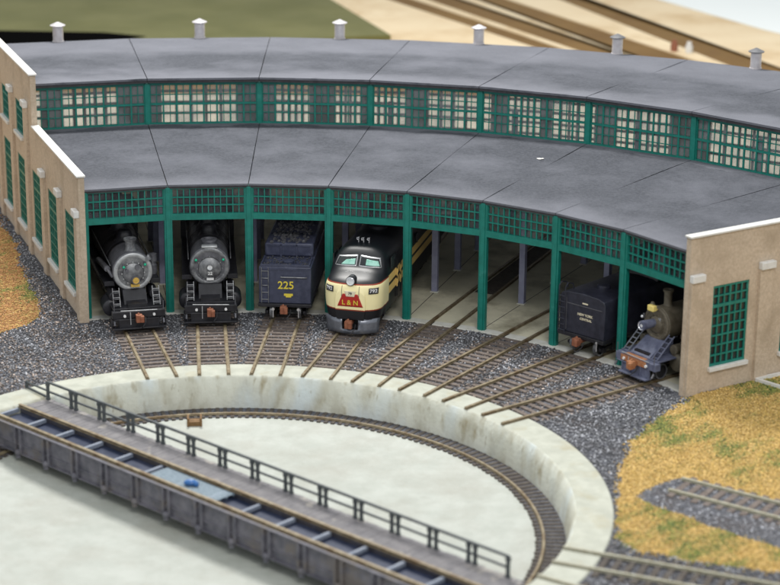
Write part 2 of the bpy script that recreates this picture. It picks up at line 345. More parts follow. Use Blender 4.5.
# ground foam grass
def foam(name, P, hole, n, x0, x1, y0, y1, label, mode):
    X, Y = region(n, x0, x1, y0, y1); j1, j2 = RNG.normal(size=(2, n)) * .13 * (1 + (RNG.random(n) < .12) * 2); k = inside(P, X + j1, Y + j2)
    if hole: k &= ~inside(hole, X + j1 * .5, Y + j2 * .5)
    k &= (np.hypot(X, Y) > ROUT + .05) & ~((np.arctan2(X, Y) > 0) & (np.hypot(X, Y) * np.sin(np.arctan2(X, Y) - A(8)) < .85) & (np.hypot(X, Y) > 24.3))
    X, Y = X[k], Y[k]; n = len(X); g = nz(X, Y, .9, 3) + .6 * nz(X, Y, 2.6, 4) + RNG.normal(size=n) * .22
    gold = np.array([(.52, .35, .10), (.62, .43, .16), (.42, .27, .075)]); rust = np.array([(.42, .21, .075), (.48, .26, .10), (.34, .17, .06)]); green = np.array([(.16, .19, .035), (.25, .26, .06), (.09, .13, .03)])
    base = (gold if mode == 'R' else rust)[RNG.integers(0, 3, n)]; gg = green[RNG.integers(0, 3, n)]
    if mode == 'L': g = g + np.exp(-((Y - 27.5) / 3.2) ** 2) * .9 - .25
    t = np.clip((g - .12) / .5, 0, 1)[:, None]; cols = base * (1 - t) + gg * t; cols *= RNG.uniform(.7, 1.25, (n, 1))
    tag(scatter(name, X, Y, RNG.uniform(-.01, .02, n), RNG.uniform(.03, .085, n), cols, 'stones', flat=.7), kind='stuff', label=label, cat='grass')
foam('grass', GRj, PADj, 110000, 16, 30, -12, 17, 'golden dry grass with green patches beside the right end wall', 'R')
foam('grass', GLj, None, 70000, -27, -10, 16, 46, 'rusty orange and green grass beside the left end wall', 'L')
# foam spilling over the gravel near the edge
# ------------------------------------------------------------------ tracks
def rail_pts(m, p, q, w=.13, z0=.05, z1=.165):
    p = Vector(p); q = Vector(q); d = (q - p).normalized(); n = Vector((-d.y, d.x, 0))
    prof = [(-w * .75, z0), (w * .75, z0), (w * .75, z0 + .025), (w * .28, z0 + .04), (w * .28, z1 - .045), (w * .5, z1 - .03), (w * .5, z1), (-w * .5, z1), (-w * .5, z1 - .03), (-w * .28, z1 - .045), (-w * .28, z0 + .04), (-w * .75, z0 + .025)]
    k = len(prof); vs = []
    for c in (p, q): vs += [tuple(c + n * a + Vector((0, 0, z))) for a, z in prof]
    m.add(vs, [(i, (i + 1) % k, k + (i + 1) % k, k + i) for i in range(k)] + [tuple(range(k)), tuple(range(2 * k - 1, k - 1, -1))])
def track(a, r0, r1, rt0, rt1, label, railm='rail', tiem='tie', spacing=.52, group='stall tracks fanning out from the turntable'):
    t = thing('track', label, 'railway track', pol((rt0 + r1) / 2 if r1 < 30 else 20, a), -a, group)
    e = Vector((sin(a), cos(a), 0)); n = Vector((cos(a), -sin(a), 0))
    for s in (-1, 1):
        m = MB(); rail_pts(m, e * r0 + n * s * .7175, e * r1 + n * s * .7175); m.build('rail', railm, t, world=True)
    variants = []
    R = rt0; i = 0
    while R < rt1:
        L = 1.25 + random.uniform(-.04, .04); m = MB(); w = .12 + random.uniform(-.01, .015)
        M = frame(e * R + n * random.uniform(-.03, .03), Matrix.Rotation(random.uniform(-.015, .015), 3, 'Z') @ n)
        m.box(-L, L, -w, w, -.04, .062 + random.uniform(-.008, .004), M); m.build('sleeper', tiem, t, world=True, bevel=.012)
        R += spacing; i += 1
    return t
occ = ['leading to the steam locomotive in the leftmost stall', 'leading to the second steam locomotive from the left', 'leading to the blue tender numbered 225', 'leading to the cream and black diesel locomotive',
       'running into the empty stall just right of the diesel', 'running into the empty stall just left of the dark tender', 'leading to the dark tender near the right end', 'leading to the brown steam locomotive by the right end wall']
for k in range(8):
    track(A(k + .5), RPIT - .02, 50, ROUT + .2, RF - .55, 'rusty railway track ' + occ[k])
track(math.radians(112.2), RPIT - .02, 34, ROUT + .25, 33, 'grey railway track leaving the pit rim between grass and bottom right corner', 'rail_grey', 'tie_dark', group='tracks leaving the pit at lower right')
track(math.radians(123.2), RPIT - .02, 34, ROUT + .25, 33, 'grey railway track at the extreme bottom right corner', 'rail_grey', 'tie_dark', group='tracks leaving the pit at lower right')
# dead-end siding on its ballast pad
t = thing('track', 'short dead-end siding on a dark gravel bed surrounded by golden grass', 'railway track', (19, 1, 0), 0)
d = Vector((4.6, -3.15, 0)).normalized(); n = Vector((-d.y, d.x, 0)); P0 = Vector((19.0, .95, 0))
for s in (0, 1):
    m = MB(); rail_pts(m, P0 + n * (s * 1.435) + d * (.0 - s * .1), P0 + n * s * 1.435 + d * 12, w=.15, z0=.06, z1=.17); m.build('rail', 'rail_grey', t, world=True)
for i in range(21):
    m = MB(); m.box(-.16, .12, -.5, 1.95, 0, .07, frame(P0 + d * (.3 + i * .56), d)); m.build('sleeper', 'tie', t, world=True, bevel=.01)
# ring rail in the pit
t = thing('ring_rail', 'rusty circular rail on short ties around the pit floor', 'ring rail', (0, 0, -1.6))
m = MB(); m.lathe([(13.55, -1.53), (13.58, -1.43), (13.68, -1.43), (13.71, -1.53)], n=200); m.build('rail', 'rail', t, world=True)
step = 2 * PI / 236; rest = MB()
for i in range(236):
    a = -PI * .20 + i * step; M = frame(pol(13.92, a, 0), (cos(a), -sin(a), 0)); hl = random.uniform(.60, .66)
    if i < 98:
        m = MB(); m.box(-.09, .09, -hl, hl, -1.6, -1.53, M); m.build('sleeper', 'tie_dark', t, world=True, bevel=.01)
    else: rest.box(-.09, .09, -hl, hl, -1.6, -1.53, M)
tag(rest.build('sleepers', 'tie_dark', t, world=True), kind='stuff')
b = MB(); b.lathe([(13.38, -1.597), (13.42, -1.565), (14.6, -1.565)], n=160); tag(b.build('ring_rail_bed', 'ground'), kind='structure')
m = MB(); c = pol(13.2, math.radians(-21)); M = frame((-2.35, 12.75, 0), (1, .1, 0))
m.box(-.28, .28, -.4, .1, -1.75, -1.46, M); m.box(-.36, -.26, -.45, .2, -1.75, -1.27, M); m.box(.26, .36, -.45, .2, -1.75, -1.27, M)
tag(m.build('rail_bracket', 'rust_brown', bevel=.02), 'small rusty bracket clasping the ring rail at the back of the pit', 'bracket')

# ------------------------------------------------------------------ turntable bridge
TA = math.radians(-42.2)
br = thing('turntable_bridge', 'grey steel turntable bridge with walkway and railing across the pit', 'turntable bridge', (0, 0, 0), TA)
S0, S1 = -14.6, 14.6
for s in (-1, 1):
    m = MB(); rail_pts(m, (S0, s * .74, 0), (S1, s * .74, 0), w=.15, z0=.03, z1=.165); m.build('rail', 'rail', br)
stiff = [-12.55 + 2.035 * i for i in range(-1, 14)]
for s in (-1, 1):
    m = MB(); y0, y1 = sorted((s * .80, s * .90)); m.box(S0, S1, y0, y1, -1.22, -.02)
    y0, y1 = sorted((s * .66, s * 1.02)); m.box(S0, S1, y0, y1, -.02, .03); m.box(S0, S1, y0, y1, -1.27, -1.22)
    m.box(S0, S1, *sorted((s * .90, s * .95)), -.86, -.80)
    g = m.build('girder', 'bridge_steel', br)
    for x in stiff:
        for dx in (-.19, .19):
            m = MB(); m.box(x + dx - .055, x + dx + .055, *sorted((s * .90, s * 1.04)), -1.22, -.02); m.build('stiffener', 'bridge_steel', g, bevel=.01)
        if s < 0:
            m = MB(); m.ball((x, -1.0, -1.22), .17); m.cyl((x, -1.0, -1.45), (x, -1.0, -1.2), .13, n=10); m.build('foot', 'bridge_steel' , g)
m = MB(); m.box(S0 + .1, S1 - .1, -.78, .78, -.30, -.26); m.build('deck_pan', 'bridge_pan', br)
for i, x in enumerate([-12.55 + 2.035 * i for i in range(-1, 14)]):
    m = MB(); m.box(x - .075, x + .075, -.64, .64, -.2, -.015); m.build('crossbeam', 'bridge_beam', br, bevel=.015)
m = MB()
gx0, gx1 = -4.05, .15
for i in range(42): m.box(gx0 + i * .1, gx0 + i * .1 + .055, -.62, .62, -.06, -.005)
for y in (-.6, -.2, .2, .6): m.box(gx0, gx1, y - .025, y + .025, -.1, -.03)
m.build('grating', 'grating', br)
m = MB(); x = S0
while x < S1 - .3:
    m.box(x, x + .27, 1.03 + random.uniform(-.02, .02), 2.42 + random.uniform(-.03, .03), -.09, -.02 + random.uniform(-.006, .006)); x += .285
m.build('walkway', 'walkway', br)
m = MB(); m.box(S0, S1, .86, 1.0, -.02, .04); m.build('curb_plank', 'rail', br)
m = MB(); m.box(S0, S1, 1.5, 1.62, -.3, -.1); m.box(S0, S1, 2.2, 2.32, -.3, -.1); m.build('stringer', 'bridge_steel', br)
hr = thing; posts = [-14.45] + [x + dx for x in [-12.55 + 2.035 * i for i in range(0, 13)] for dx in (-.17, .17)] + [13.7]
hm = MB(); hm.box(-14.5, 13.75, 2.27, 2.37, .82, .91); hm.box(-14.5, 13.75, 2.28, 2.36, .36, .44)
hro = hm.build('handrail', 'railing', br)
for x in posts:
    m = MB(); m.box(x - .065, x + .065, 2.26, 2.38, -.12, .84); m.box(x - .095, x + .095, 2.25, 2.39, .66, .83); m.box(x - .095, x + .095, 2.25, 2.39, -.06, .08); m.build('post', 'railing', hro, bevel=.01)
m = MB()
for p, q in (((-14.5, 2.32, .42), (-16.3, 2.5, .35)), ((-14.5, 2.32, .1), (-16.3, 2.5, .1))): m.cyl(p, q, .05, n=6)
m.box(-16.35, -16.25, 2.44, 2.56, .0, .42); m.build('end_railing', 'railing', br)
M = Matrix.Rotation(TA, 4, 'Z'); p = M @ Vector((-1.85, -.05, .0))
m = MB(); m.ball((p.x, p.y, .12), .2, 1.5, .9, .75); m.ball((p.x + .25, p.y - .1, .1), .13); tag(m.build('rag', 'blue_bright'), 'small bright blue crumpled rag lying on the bridge grating', 'rag')

# ------------------------------------------------------------------ roundhouse
mid = pol(RF, A(4))
RH = thing('roundhouse', 'curved roundhouse with grey stepped roof, green posts and tan end walls', 'roundhouse', (mid.x, mid.y, 0))
W = dict(parent=RH, world=True)
def ringpoly(m, r0, r1, z0, z1, zt=None):
    for k in range(8):
        a, c = k, k + 1
        m.hexa([BP(r0, a, z0), BP(r0, c, z0), BP(r1, c, z0), BP(r1, a, z0)], [BP(r0, a, z1), BP(r0, c, z1), BP(r1, c, z1), BP(r1, a, z1)])
m = MB(); ringpoly(m, RF + .3, 54.3, -.06, .045); m.build('floor', 'floor_concrete', **W)
m = MB()
for k in range(8):
    p, q = BP(RF + .02, k), BP(RF + .02, k + 1); d = (q - p); Lc = d.length; M = frame(p, d); h = Lc / 2 + (-.24 if k == 7 else .09 if k == 0 else 0)
    for x0, x1 in ((0, h - .86), (h - .56, h + .56), (h + .86, Lc)):
        m.box(x0, x1, -.35, .26, -.1, .06, M)
m.build('threshold', 'curb', bevel=.02, **W)
for k in range(8):   # inspection pits
    a = A(k + .5); M = frame(pol(31, a), (sin(a), cos(a), 0)); m = MB(); m.box(0, 15, -.55, .55, .03, .055, M); m.build('inspection_pit', 'tie_dark', **W)
    if k:
        pass
mj = MB()
for k in range(1, 8):
    M = frame(pol(0, 0), (sin(A(k)), cos(A(k)), 0)); mj.box(RF + .4, 50, -.02, .02, .04, .049, M)
mj.build('floor_joint', 'roof_edge', **W)
# posts
for k in range(9):
    a = A(k)
    M = frame(BP(RF, k) + Vector((cos(a), -sin(a), 0)) * {0: .12, 8: -.12}.get(k, 0), (cos(a), -sin(a), 0)); w = .215 if 0 < k < 8 else .12
    m = MB(); m.box(-w, w, -.13, .15, .0, HE - .06, M); m.box(-w * .55, w * .55, -.19, -.13, .0, HE - .1, M)
    m.build('post', 'green', bevel=.02, **W)
    if 0 < k < 8:
        for Rr in (30.2, 34.6, 38.8, 46.5):
            M = frame(pol(Rr, A(k)), (cos(A(k)), -sin(A(k)), 0)); m = MB(); m.box(-.17, .17, -.15, .15, .05, 7.0, M)
            c = m.build('column', 'column_blue', bevel=.02, **W)
            m = MB(); m.box(-.23, .23, -.21, .21, .045, .12, M); m.build('base', 'curb', parent=c, world=False) if False else None
            mm = MB(); mm.v = m.v; mm.f = m.f
            o = MB(); Iv = Matrix.Translation(-Vector((mid.x, mid.y, 0))); o.add(m.v, m.f, Iv); o.build('column_base', 'curb', c, bevel=.02)
# transom window bands and clerestory
def band(Rr, z0, z1, cols, rows, sub, name, sill, head, postw, glass=True):
    for k in range(8):
        p, q = BP(Rr, k), BP(Rr, k + 1); d = q - p; Lc = d.length; M = frame(p, d)
        x0, x1 = postw, Lc - postw
        m = MB(); m.box(x0, x1, -.11, .11, z0, z0 + sill, M); m.box(x0, x1, -.06, .06, z1 - head, z1, M)
        m.box(x0, x0 + .07, -.06, .06, z0 + sill, z1 - head, M); m.box(x1 - .07, x1, -.06, .06, z0 + sill, z1 - head, M)
        zz0, zz1 = z0 + sill, z1 - head
        for i in range(1, cols):
            x = x0 + (x1 - x0) * i / cols; w = .048 if sub else .03; m.box(x - w, x + w, -.04, .04, zz0, zz1, M)
        for j in range(1, rows):
            z = zz0 + (zz1 - zz0) * j / rows; w = .06 if sub else .034; m.box(x0, x1, -.052, .052, z - w, z + w, M)
        if sub:
            for i in range(cols):
                x = x0 + (x1 - x0) * (i + .5) / cols; m.box(x - .024, x + .024, -.02, .02, zz0, zz1, M)
            for j in range(rows):
                z = zz0 + (zz1 - zz0) * (j + .5) / rows; m.box(x0, x1, -.024, .024, z - .024, z + .024, M)
        bo = m.build(name, 'green', **W)
        g_ = MB(); g_.T = Matrix.Translation(-Vector((mid.x, mid.y, 0))); g_.box(x0 + .07, x1 - .07, .075 if sub else .07, .085 if sub else .08, zz0, zz1, M); g_.build('pane', 'dusty_glass' if sub else 'transom_glass', bo)
band(RF, HL, HE - .12, 12, 3, False, 'transom_window', .34, .1, .2)
band(RC, HCB - .02, HCT, 8, 2, True, 'clerestory_window', .16, .14, .15)
for k in range(9):
    a = A(k); M = frame(BP(RC, k), (cos(a), -sin(a), 0)); m = MB(); m.box(-.15, .15, -.16, .14, HCB, HCT, M); m.build('clerestory_post', 'green', bevel=.015, **W)
# roof panels
def roof(r0, r1, z0, z1, th, name, fascia):
    for k in range(8):
        g0, g1 = .022, .022
        def P(R, side, z):
            a = A(k) if side == 0 else A(k + 1); v = BP(R, k + side, z); tdir = Vector((cos(a), -sin(a), 0)); return v + tdir * (.022 if side == 0 else -.022)
        # subdivide for a slight sag
        nx, ny = 8, 10; vs = []; fs = []
        for j in range(ny + 1):
            t = j / ny; R = r0 + (r1 - r0) * t; z = z0 + (z1 - z0) * t
            for i in range(nx + 1):
                u = i / nx; p = P(R, 0, z).lerp(P(R, 1, z), u); e = min(1, 8 * t, 8 * (1 - t)); 
                p.z += e * (.03 * sin(3.1 * u * PI + k) * sin(2.3 * t * PI + k * 1.7) + .025 * sin(PI * u)) ; vs.append(p)
        for j in range(ny):
            for i in range(nx): fs.append((j * (nx + 1) + i, j * (nx + 1) + i + 1, (j + 1) * (nx + 1) + i + 1, (j + 1) * (nx + 1) + i))
        o = len(vs); vs += [Vector((v.x, v.y, v.z - th)) for v in vs]
        fs += [tuple(o + x for x in reversed(f)) for f in fs[:nx * ny]]
        bd = [i for i in range(nx + 1)] + [(j * (nx + 1) + nx) for j in range(1, ny + 1)] + [ny * (nx + 1) + i for i in range(nx - 1, -1, -1)] + [j * (nx + 1) for j in range(ny - 1, 0, -1)]
        for i in range(len(bd)): a_, b_ = bd[i], bd[(i + 1) % len(bd)]; fs.append((a_, b_, b_ + o, a_ + o))
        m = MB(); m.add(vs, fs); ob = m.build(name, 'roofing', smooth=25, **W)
    for k in range(8):   # dark fascia under the roof front, the upper eave's shadow put into its colour
        p, q = BP(r0 + .06, k), BP(r0 + .06, k + 1); d = q - p; M = frame(p, d); m = MB(); m.box(.01, d.length - .01, .0, .1, z0 - th - fascia, z0 - th - .003, M); m.build('fascia', 'roof_edge', **W)
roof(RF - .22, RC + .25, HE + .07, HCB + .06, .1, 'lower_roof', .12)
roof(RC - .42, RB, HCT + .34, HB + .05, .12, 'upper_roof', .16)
m = MB()
for a_, b_, c_ in ((0, 0, .13), (.16, .06, .09), (-.1, .09, .07)): m.ball((15.25 + a_, 30.3 + b_, 7.29), c_, sz=.4, n=7)
m.build('paint_fleck', 'trim_white', **W)
# inner support beams under upper roof, back wall with frosted windows
for k in range(8):
    p, q = BP(54.2, k), BP(54.2, k + 1); d = q - p; Lc = d.length; M = frame(p, d)
    wins = [[(2.0, 6.9)], [(.5, 3.4), (4.9, 8.4)], [(1.4, 5.6), (6.8, 8.9)], [(.4, 2.6), (4.4, 6.0), (6.8, 9.0)]][(k * 3 + 1) % 4]
    z0, z1 = 3.0, 6.7; m = MB(); x = 0
    for w0, w1 in wins:
        m.box(x, w0, -.12, .12, 0, HB - .12, M); m.box(w0, w1, -.12, .12, 0, z0, M); m.box(w0, w1, -.12, .12, z1, HB - .12, M); x = w1
    m.box(x, Lc, -.12, .12, 0, HB - .12, M); bw = m.build('back_wall', 'inner_wall', **W)
    Iv = Matrix.Translation(-Vector((mid.x, mid.y, 0)))
    for w0, w1 in wins:
        m = MB(); m.T = Iv; m.box(w0, w1, -.02, .02, z0, z1, M); m.build('pane', 'clear_glass', bw)
        m = MB(); m.T = Iv; nn = 5
        for i in range(1, nn): x = w0 + (w1 - w0) * i / nn; m.box(x - .1, x + .1, -.06, -.025, z0, z1, M)
        for j in range(1, 5): z = z0 + (z1 - z0) * j / 5; m.box(w0, w1, -.075, -.062, z - .09, z + .09, M)
        m.build('window_frame', 'inner_wall', bw)
# smoke vents on the ridge at the back
for k in range(8):
    c = pol(54.25, A(k + .5)); z = HB + .0; dk = k >= 3
    m = MB(); m.lathe([(.34, -.1), (.34, 1.12), (.30, 1.14)], (c.x, c.y, z), n=20); m.lathe([(.38, .0), (.38, .12), (.34, .13)], (c.x, c.y, z), n=20)
    v = m.build('roof_vent', 'vent_metal', **W)
    m = MB(); m.T = Iv; m.lathe([(.33, 1.10), (.48, 1.10), (.50, 1.15), (.06, 1.36), (.001, 1.36)], (c.x, c.y, z), n=20); m.build('vent_cap', 'vent_metal' if k < 4 else 'vent_dark', v)
# end walls
def end_wall(ang, sgn, y0):
    e = Vector((sin(ang), cos(ang), 0)); nrm = Vector((cos(ang), -sin(ang), 0)) * sgn
    y1 = y0 + .32
    M = frame(nrm * 0, e, yflip=nrm); Iv = Matrix.Translation(-Vector((mid.x, mid.y, 0)))
    low = [(26.15 + 4.5 * i, 28.42 + 4.5 * i) for i in range(6)]; up = [(a, c) for a, c in low if a > 39]
    def slab(m, x0, x1, z0, z1, ops):   # wall pieces round its openings
        x = x0
        for a, c, lo, hi in ops:
            m.box(x, a, y0, y1, z0, z1, M); m.box(a, c, y0, y1, z0, lo, M); m.box(a, c, y0, y1, hi, z1, M); x = c
        m.box(x, x1, y0, y1, z0, z1, M)
    m = MB(); slab(m, 24.6, 54.85, -.3, 6.2, [(a, c, 1.2, 5.3) for a, c in low]); m.box(24.6, 36.9, y0, y1, 6.2, 7.9, M)
    slab(m, 36.9, 54.85, 6.2, 10.85, [(a, c, 6.65, 8.6) for a, c in up])
    wl = m.build('end_wall', 'stucco', smooth=0, **W)
    def sub(mm, nm, mt, **k): return mm.build(nm, mt, wl, **k)
    for i, R0 in enumerate([24.63, 28.97, 33.47, 37.97, 42.47, 46.97, 51.47]):
        top = 5.72 if R0 < 37 else 8.75; wd = .72 if i == 0 else .84
        m = MB(); m.T = Iv; m.box(R0, R0 + wd, y1, y1 + .17, -.3, top, M); sub(m, 'pilaster', 'stucco', smooth=0)
        m = MB(); m.T = Iv; m.box(R0 - .03, R0 + wd + .05, y1, y1 + .30, top, top + .38, M); sub(m, 'pilaster_cap', 'trim_white', bevel=.04)
    m = MB(); m.T = Iv; m.box(24.52, 36.78, y0 - .06, y1 + .1, 7.9, 8.0, M); m.box(36.78, 54.95, y0 - .06, y1 + .1, 10.85, 10.96, M); sub(m, 'coping', 'trim_white', bevel=.02)
    for lst, z0, z1, rows in ((low, 1.2, 5.3, 8), (up, 6.65, 8.6, 4)):
        for a, c in lst:
            m = MB(); m.T = Iv; m.box(a, c, y1 - .16, y1 - .135, z0, z1, M); w = sub(m, 'window', 'dark_glass', smooth=0)
            m = MB(); m.T = Iv; cols = 6
            for i in range(cols + 1): x = a + .05 + (c - a - .1) * i / cols; ww = .05 if i in (0, 3, cols) else .036; m.box(x - ww, x + ww, y1 - .12, y1 - .05, z0, z1, M)
            for j in range(rows + 1): z = z0 + .05 + (z1 - z0 - .1) * j / rows; ww = .075 if j in (0, rows, rows * 3 // 4) else .036; m.box(a, c, y1 - .125, y1 - .04, z - ww, z + ww, M)
            m.build('window_frame', 'green', w)
            m = MB(); m.T = Iv; m.box(a - .1, c + .1, y1 - .03, y1 + .18, z0 - .2, z0 + .01, M); sub(m, 'sill', 'trim_white', bevel=.02)
end_wall(A(0), -1, .19); end_wall(A(8), 1, .49)
# pale edging by the right wall
m = MB()
for p, q in (((25.0, 14.85), (26.6, 15.75)), ((25.0, 14.85), (27.6, 12.2))):
    p = Vector((*p, 0)); q = Vector((*q, 0)); m.box(0 if m.v == [] else .09, (q - p).length, -.08, .08, -.02, .17, frame(p, q - p))
m.v and tag(m.build('edging', 'trim_white'), 'pale angled edging strip on the grass by the right end wall', 'edging')

# ------------------------------------------------------------------ rolling stock (local +X faces the turntable, +Y is the viewer's right)
def stock(name, k, R0, label, cat, group=None):
    a = A(k + .5); return thing(name, label, cat, pol(R0, a), math.atan2(-cos(a), -sin(a)), group)
def ladder(m, p0, p1, half, rungs, r=.03, boards=False):
    p0, p1 = Vector(p0), Vector(p1); y = Vector((0, half, 0))
    for s in (-1, 1): m.cyl(p0 + y * s, p1 + y * s, r, n=6)
    for i in range(rungs):
        c = p0.lerp(p1, (i + .5) / rungs)
        m.cyl(c - y, c + y, r * .9, n=6)
def coupler(root, x, m='rust', z=.92):
    b = MB(); b.box(x - .5, x + .12, -.11, .11, z - .1, z + .1); b.box(x + .08, x + .42, -.2, .13, z - .2, z + .2); b.box(x + .3, x + .52, .02, .2, z - .17, z + .17); b.cyl((x + .2, -.05, z - .26), (x + .2, -.05, z + .28), .055, n=8)
    c = b.build('coupler', m, root, bevel=.03)
    h = MB(); pts = [(x + .1, .32, z - .02), (x + .25, .3, z - .25), (x + .42, .12, z - .45), (x + .5, .02, z - .4)]
    for i in range(3): h.cyl(pts[i], pts[i + 1], .03, n=6)
    h.build('air_hose', 'black_paint', root); return c
def wheel(root, x, y, r, m='black_paint', rim='graphite_dark', th=.14):
    b = MB(); s = 1 if y > 0 else -1
    b.lathe([(.001, 0), (r * .22, 0), (r * .25, -.03), (r * .8, -.03), (r * .82, .02)], (0, 0, 0), 'x', n=20)
    T = Matrix.Translation((x, y, r + .16)) @ Matrix.Rotation(PI / 2 * s, 4, 'Z')
    q = MB(); q.add(b.v, b.f, T); q.cyl((x, y - s * th, r + .16), (x, y - s * .04, r + .16), r * .82, n=20); w = q.build('wheel', m, root)
    b = MB(); b.lathe([(r * .82, -.1), (r * .82, .03), (r, .03), (r, -.1), (r + .04, -.13), (r * .82, -.14)], (0, 0, 0), 'x', n=24); q = MB(); q.add(b.v, b.f, T); q.build('tyre', rim, w)
def steam(k, R0, label, variant):
    root = stock('steam_locomotive', k, R0, label, 'steam locomotive', 'steam locomotives parked in the stalls')
    brown = variant == 3
    front, body, deckm, ringm = ('weathered_brown', 'weathered_brown', 'slate_blue', 'weathered_brown') if brown else (('graphite', 'black_paint', 'black_paint', 'ring_silver') if variant == 1 else ('graphite_dark', 'black_paint', 'black_paint', 'graphite'))
    br_ = .84 if brown else 1.02; zc = 2.74 if brown else 2.84; xf = -1.75 if not brown else -1.35
    # pilot beam, footboards, coupler
    m = MB(); m.box(-.38, 0, -1.38, 1.38, .86, 1.24); m.box(-.10, .04, -1.3, -.55, .80, .86); pb = m.build('pilot_beam', deckm, root, bevel=.03)
    if brown: m = MB(); m.prism([(0, .90), (.02, .90), (.02, 1.20), (0, 1.2)], -1.0, .75); m.box(-.3, .02, -.8, .55, 1.24, 1.255); m.build('rust_patch', 'rust_orange', pb)
    m = MB()
    if brown:
        m.box(-.2, .22, -.95, .95, .32, .40)
        for y in (-.9, .9, -.35, .35): m.box(-.1, .02, y - .04, y + .04, .36, .9)
        m.box(-.12, -.04, -.95, .95, .36, .84)
    else:
        m.prism([(-.25, .28), (.28, .34), (.28, .42), (-.25, .40)], -1.35, 1.35)
        for y in (-1.25, -.5, .5, 1.25): m.box(-.12, -.02, y - .04, y + .04, .38, .88)
        m.prism([(-.9, .3), (.05, .3), (.05, .84), (-.9, .84)], -1.05, 1.05); m.box(-.6, .02, -1.42, -1.36, .35, .8); m.box(-.6, .02, 1.36, 1.42, .35, .8)
    m.build('footboard', deckm, root, bevel=.02)
    coupler(root, .0, 'rust_orange' if brown else 'rust')
    for y in (-.75, .78):
        m = MB(); m.cyl((.0, y, 1.02), (.09, y, 1.02), .07, n=10); m.build('marker_disc', 'white_letter', root)
    for y in (-1.28, 1.28):
        m = MB(); m.cyl((-.02, y, .75), (.12, y, .55), .05, n=8); m.cyl((-.02, y, 1.25), (-.02, y, 1.7), .022, n=6); m.build('grab_iron', 'graphite_dark' , root)
    m = MB(); m.cyl((-.0, -.45, 1.2), (.1, -.45, .55), .025, n=6); m.cyl((-.0, .95, 1.25), (-.0, -.95, 1.3), .022, n=6); m.build('lift_bar', 'ring_silver', root)
    m = MB(); m.box(-2.3, -.3, -1.3, 1.3, 1.24, 1.32); 
    if brown: m.prism([(-.3, 1.32), (-1.9, 1.32), (-1.9, 2.0), (-1.3, 2.0)], -.66, .66)
    else: m.prism([(-.9, 1.32), (-2.3, 1.32), (-2.3, 1.95), (-1.5, 1.95)], -.62, .62)
    m.build('pilot_deck', deckm, root, bevel=.02)
    for s in (-1, 1):
        if brown:
            m = MB(); ladder(m, (-.3, s * .98, 1.32), (-1.45, s * .98, 2.35), .17, 5, .035); m.box(-1.5, -.35, s * .98 - .17, s * .98 + .17, 1.28, 1.31); m.build('step_ladder', 'silver_pilot' if s < 0 else 'slate_blue', root)
        else:
            m = MB(); ladder(m, (-.55, s * 1.04, 1.34), (-1.0, s * 1.04, 2.25), .17, 3, .028)
            for i in range(3): m.box(-.66 - i * .15, -.52 - i * .15, s * 1.04 - .17, s * 1.04 + .17, 1.42 + i * .3, 1.44 + i * .3)
            m.build('step_ladder', 'graphite', root)
        m = MB(); m.lathe([(.001, 0), (.3, 0), (.42, -.05), (.46, -.1), (.46, -1.2), (.001, -1.2)], (-1.5, s * 1.2, 1.0), 'x', n=20); m.lathe([(.001, 0), (.22, 0), (.26, -.05), (.26, -1.2), (.001, -1.2)], (-1.5, s * 1.05, 1.62), 'x', n=16)
        m.build('cylinder', body, root)
        m = MB(); m.box(-9.6, -2.1, *sorted((s * .95, s * 1.48)), 2.12, 2.2); m.box(-2.16, -2.06, *sorted((s * .95, s * 1.48)), 2.05, 2.3); m.build('running_board', body, root, bevel=.01)
        m = MB(); pts = [(-2.2, s * (br_ + .1), zc + .3), (-9.3, s * (br_ + .18), zc + .45)]; m.cyl(*pts, .025, n=6); m.build('handrail', 'graphite', root)
        for x in (-4.3, -6.0, -7.7): wheel(root, x, s * .85, .80)
        m = MB(); m.box(-7.8, -4.2, *sorted((s * .98, s * 1.05)), .82, .98); m.cyl((-4.3, s * 1.08, .95), (-2.6, s * 1.15, 1.0), .07, n=8); m.build('side_rod', 'graphite', root)
        wheel(root, -1.0, s * .8, .40)
    if variant == 1:
        m = MB(); m.cyl((-2.4, -1.25, 2.9), (-5.5, -1.3, 2.5), .16, n=12); m.cyl((-2.35, -1.25, 2.9), (-2.2, -1.0, 2.5), .09, n=8); m.build('air_reservoir', 'graphite_dark', root)
        m = MB(); m.lathe([(.001, 0), (.2, 0), (.22, .1), (.22, .5), (.17, .55), (.17, .65), (.22, .7), (.22, 1.1), (.001, 1.15)], (-3.3, 1.3, 2.2), n=14); m.build('air_pump', 'graphite_dark', root)
    # smokebox and boiler
    m = MB(); m.lathe([(br_, 0), (br_, -2.1)], (xf, 0, zc), 'x', n=40); m.lathe([(br_ + .02, -.02), (br_ + .05, -.05), (br_ + .05, -.14), (br_ + .02, -.17)], (xf, 0, zc), 'x', n=40); m.build('smokebox', 'graphite_dark' if not brown else body, root)
    rr = MB(); rr.lathe([(br_ * .80, .035), (br_ * .84, .06), (br_ * .95, .06), (br_, .03), (br_ + .01, -.03)], (xf, 0, zc), 'x', n=44)
    m = rr
    for i in range(20):
        t = 2 * PI * i / 20; m.ball((xf + .06, br_ * .895 * sin(t), zc + br_ * .895 * cos(t)), .03, n=6)
    m.build('smokebox_ring', ringm, root)
    dr = (.62 if variant == 2 else .56) * br_ / 1.02
    m = MB(); m.lathe([(.001, .22), (dr * .35, .21), (dr * .7, .16), (dr * .95, .08), (dr, .02)], (xf, 0, zc - (.1 if variant == 2 else .05)), 'x', n=36)
    door = m.build('smokebox_door', 'graphite' if not brown else body, root)
    m = MB(); m.lathe([(.001, .01), (br_ * .81, .035)], (xf, 0, zc), 'x', n=36); m.lathe([(dr * 1.0, .03), (dr * 1.04, .07), (dr * 1.1, .07), (dr * 1.13, .03)], (xf, 0, zc - (.1 if variant == 2 else .05)), 'x', n=36); fp = m.build('smokebox_front', front, root)
    m = MB()
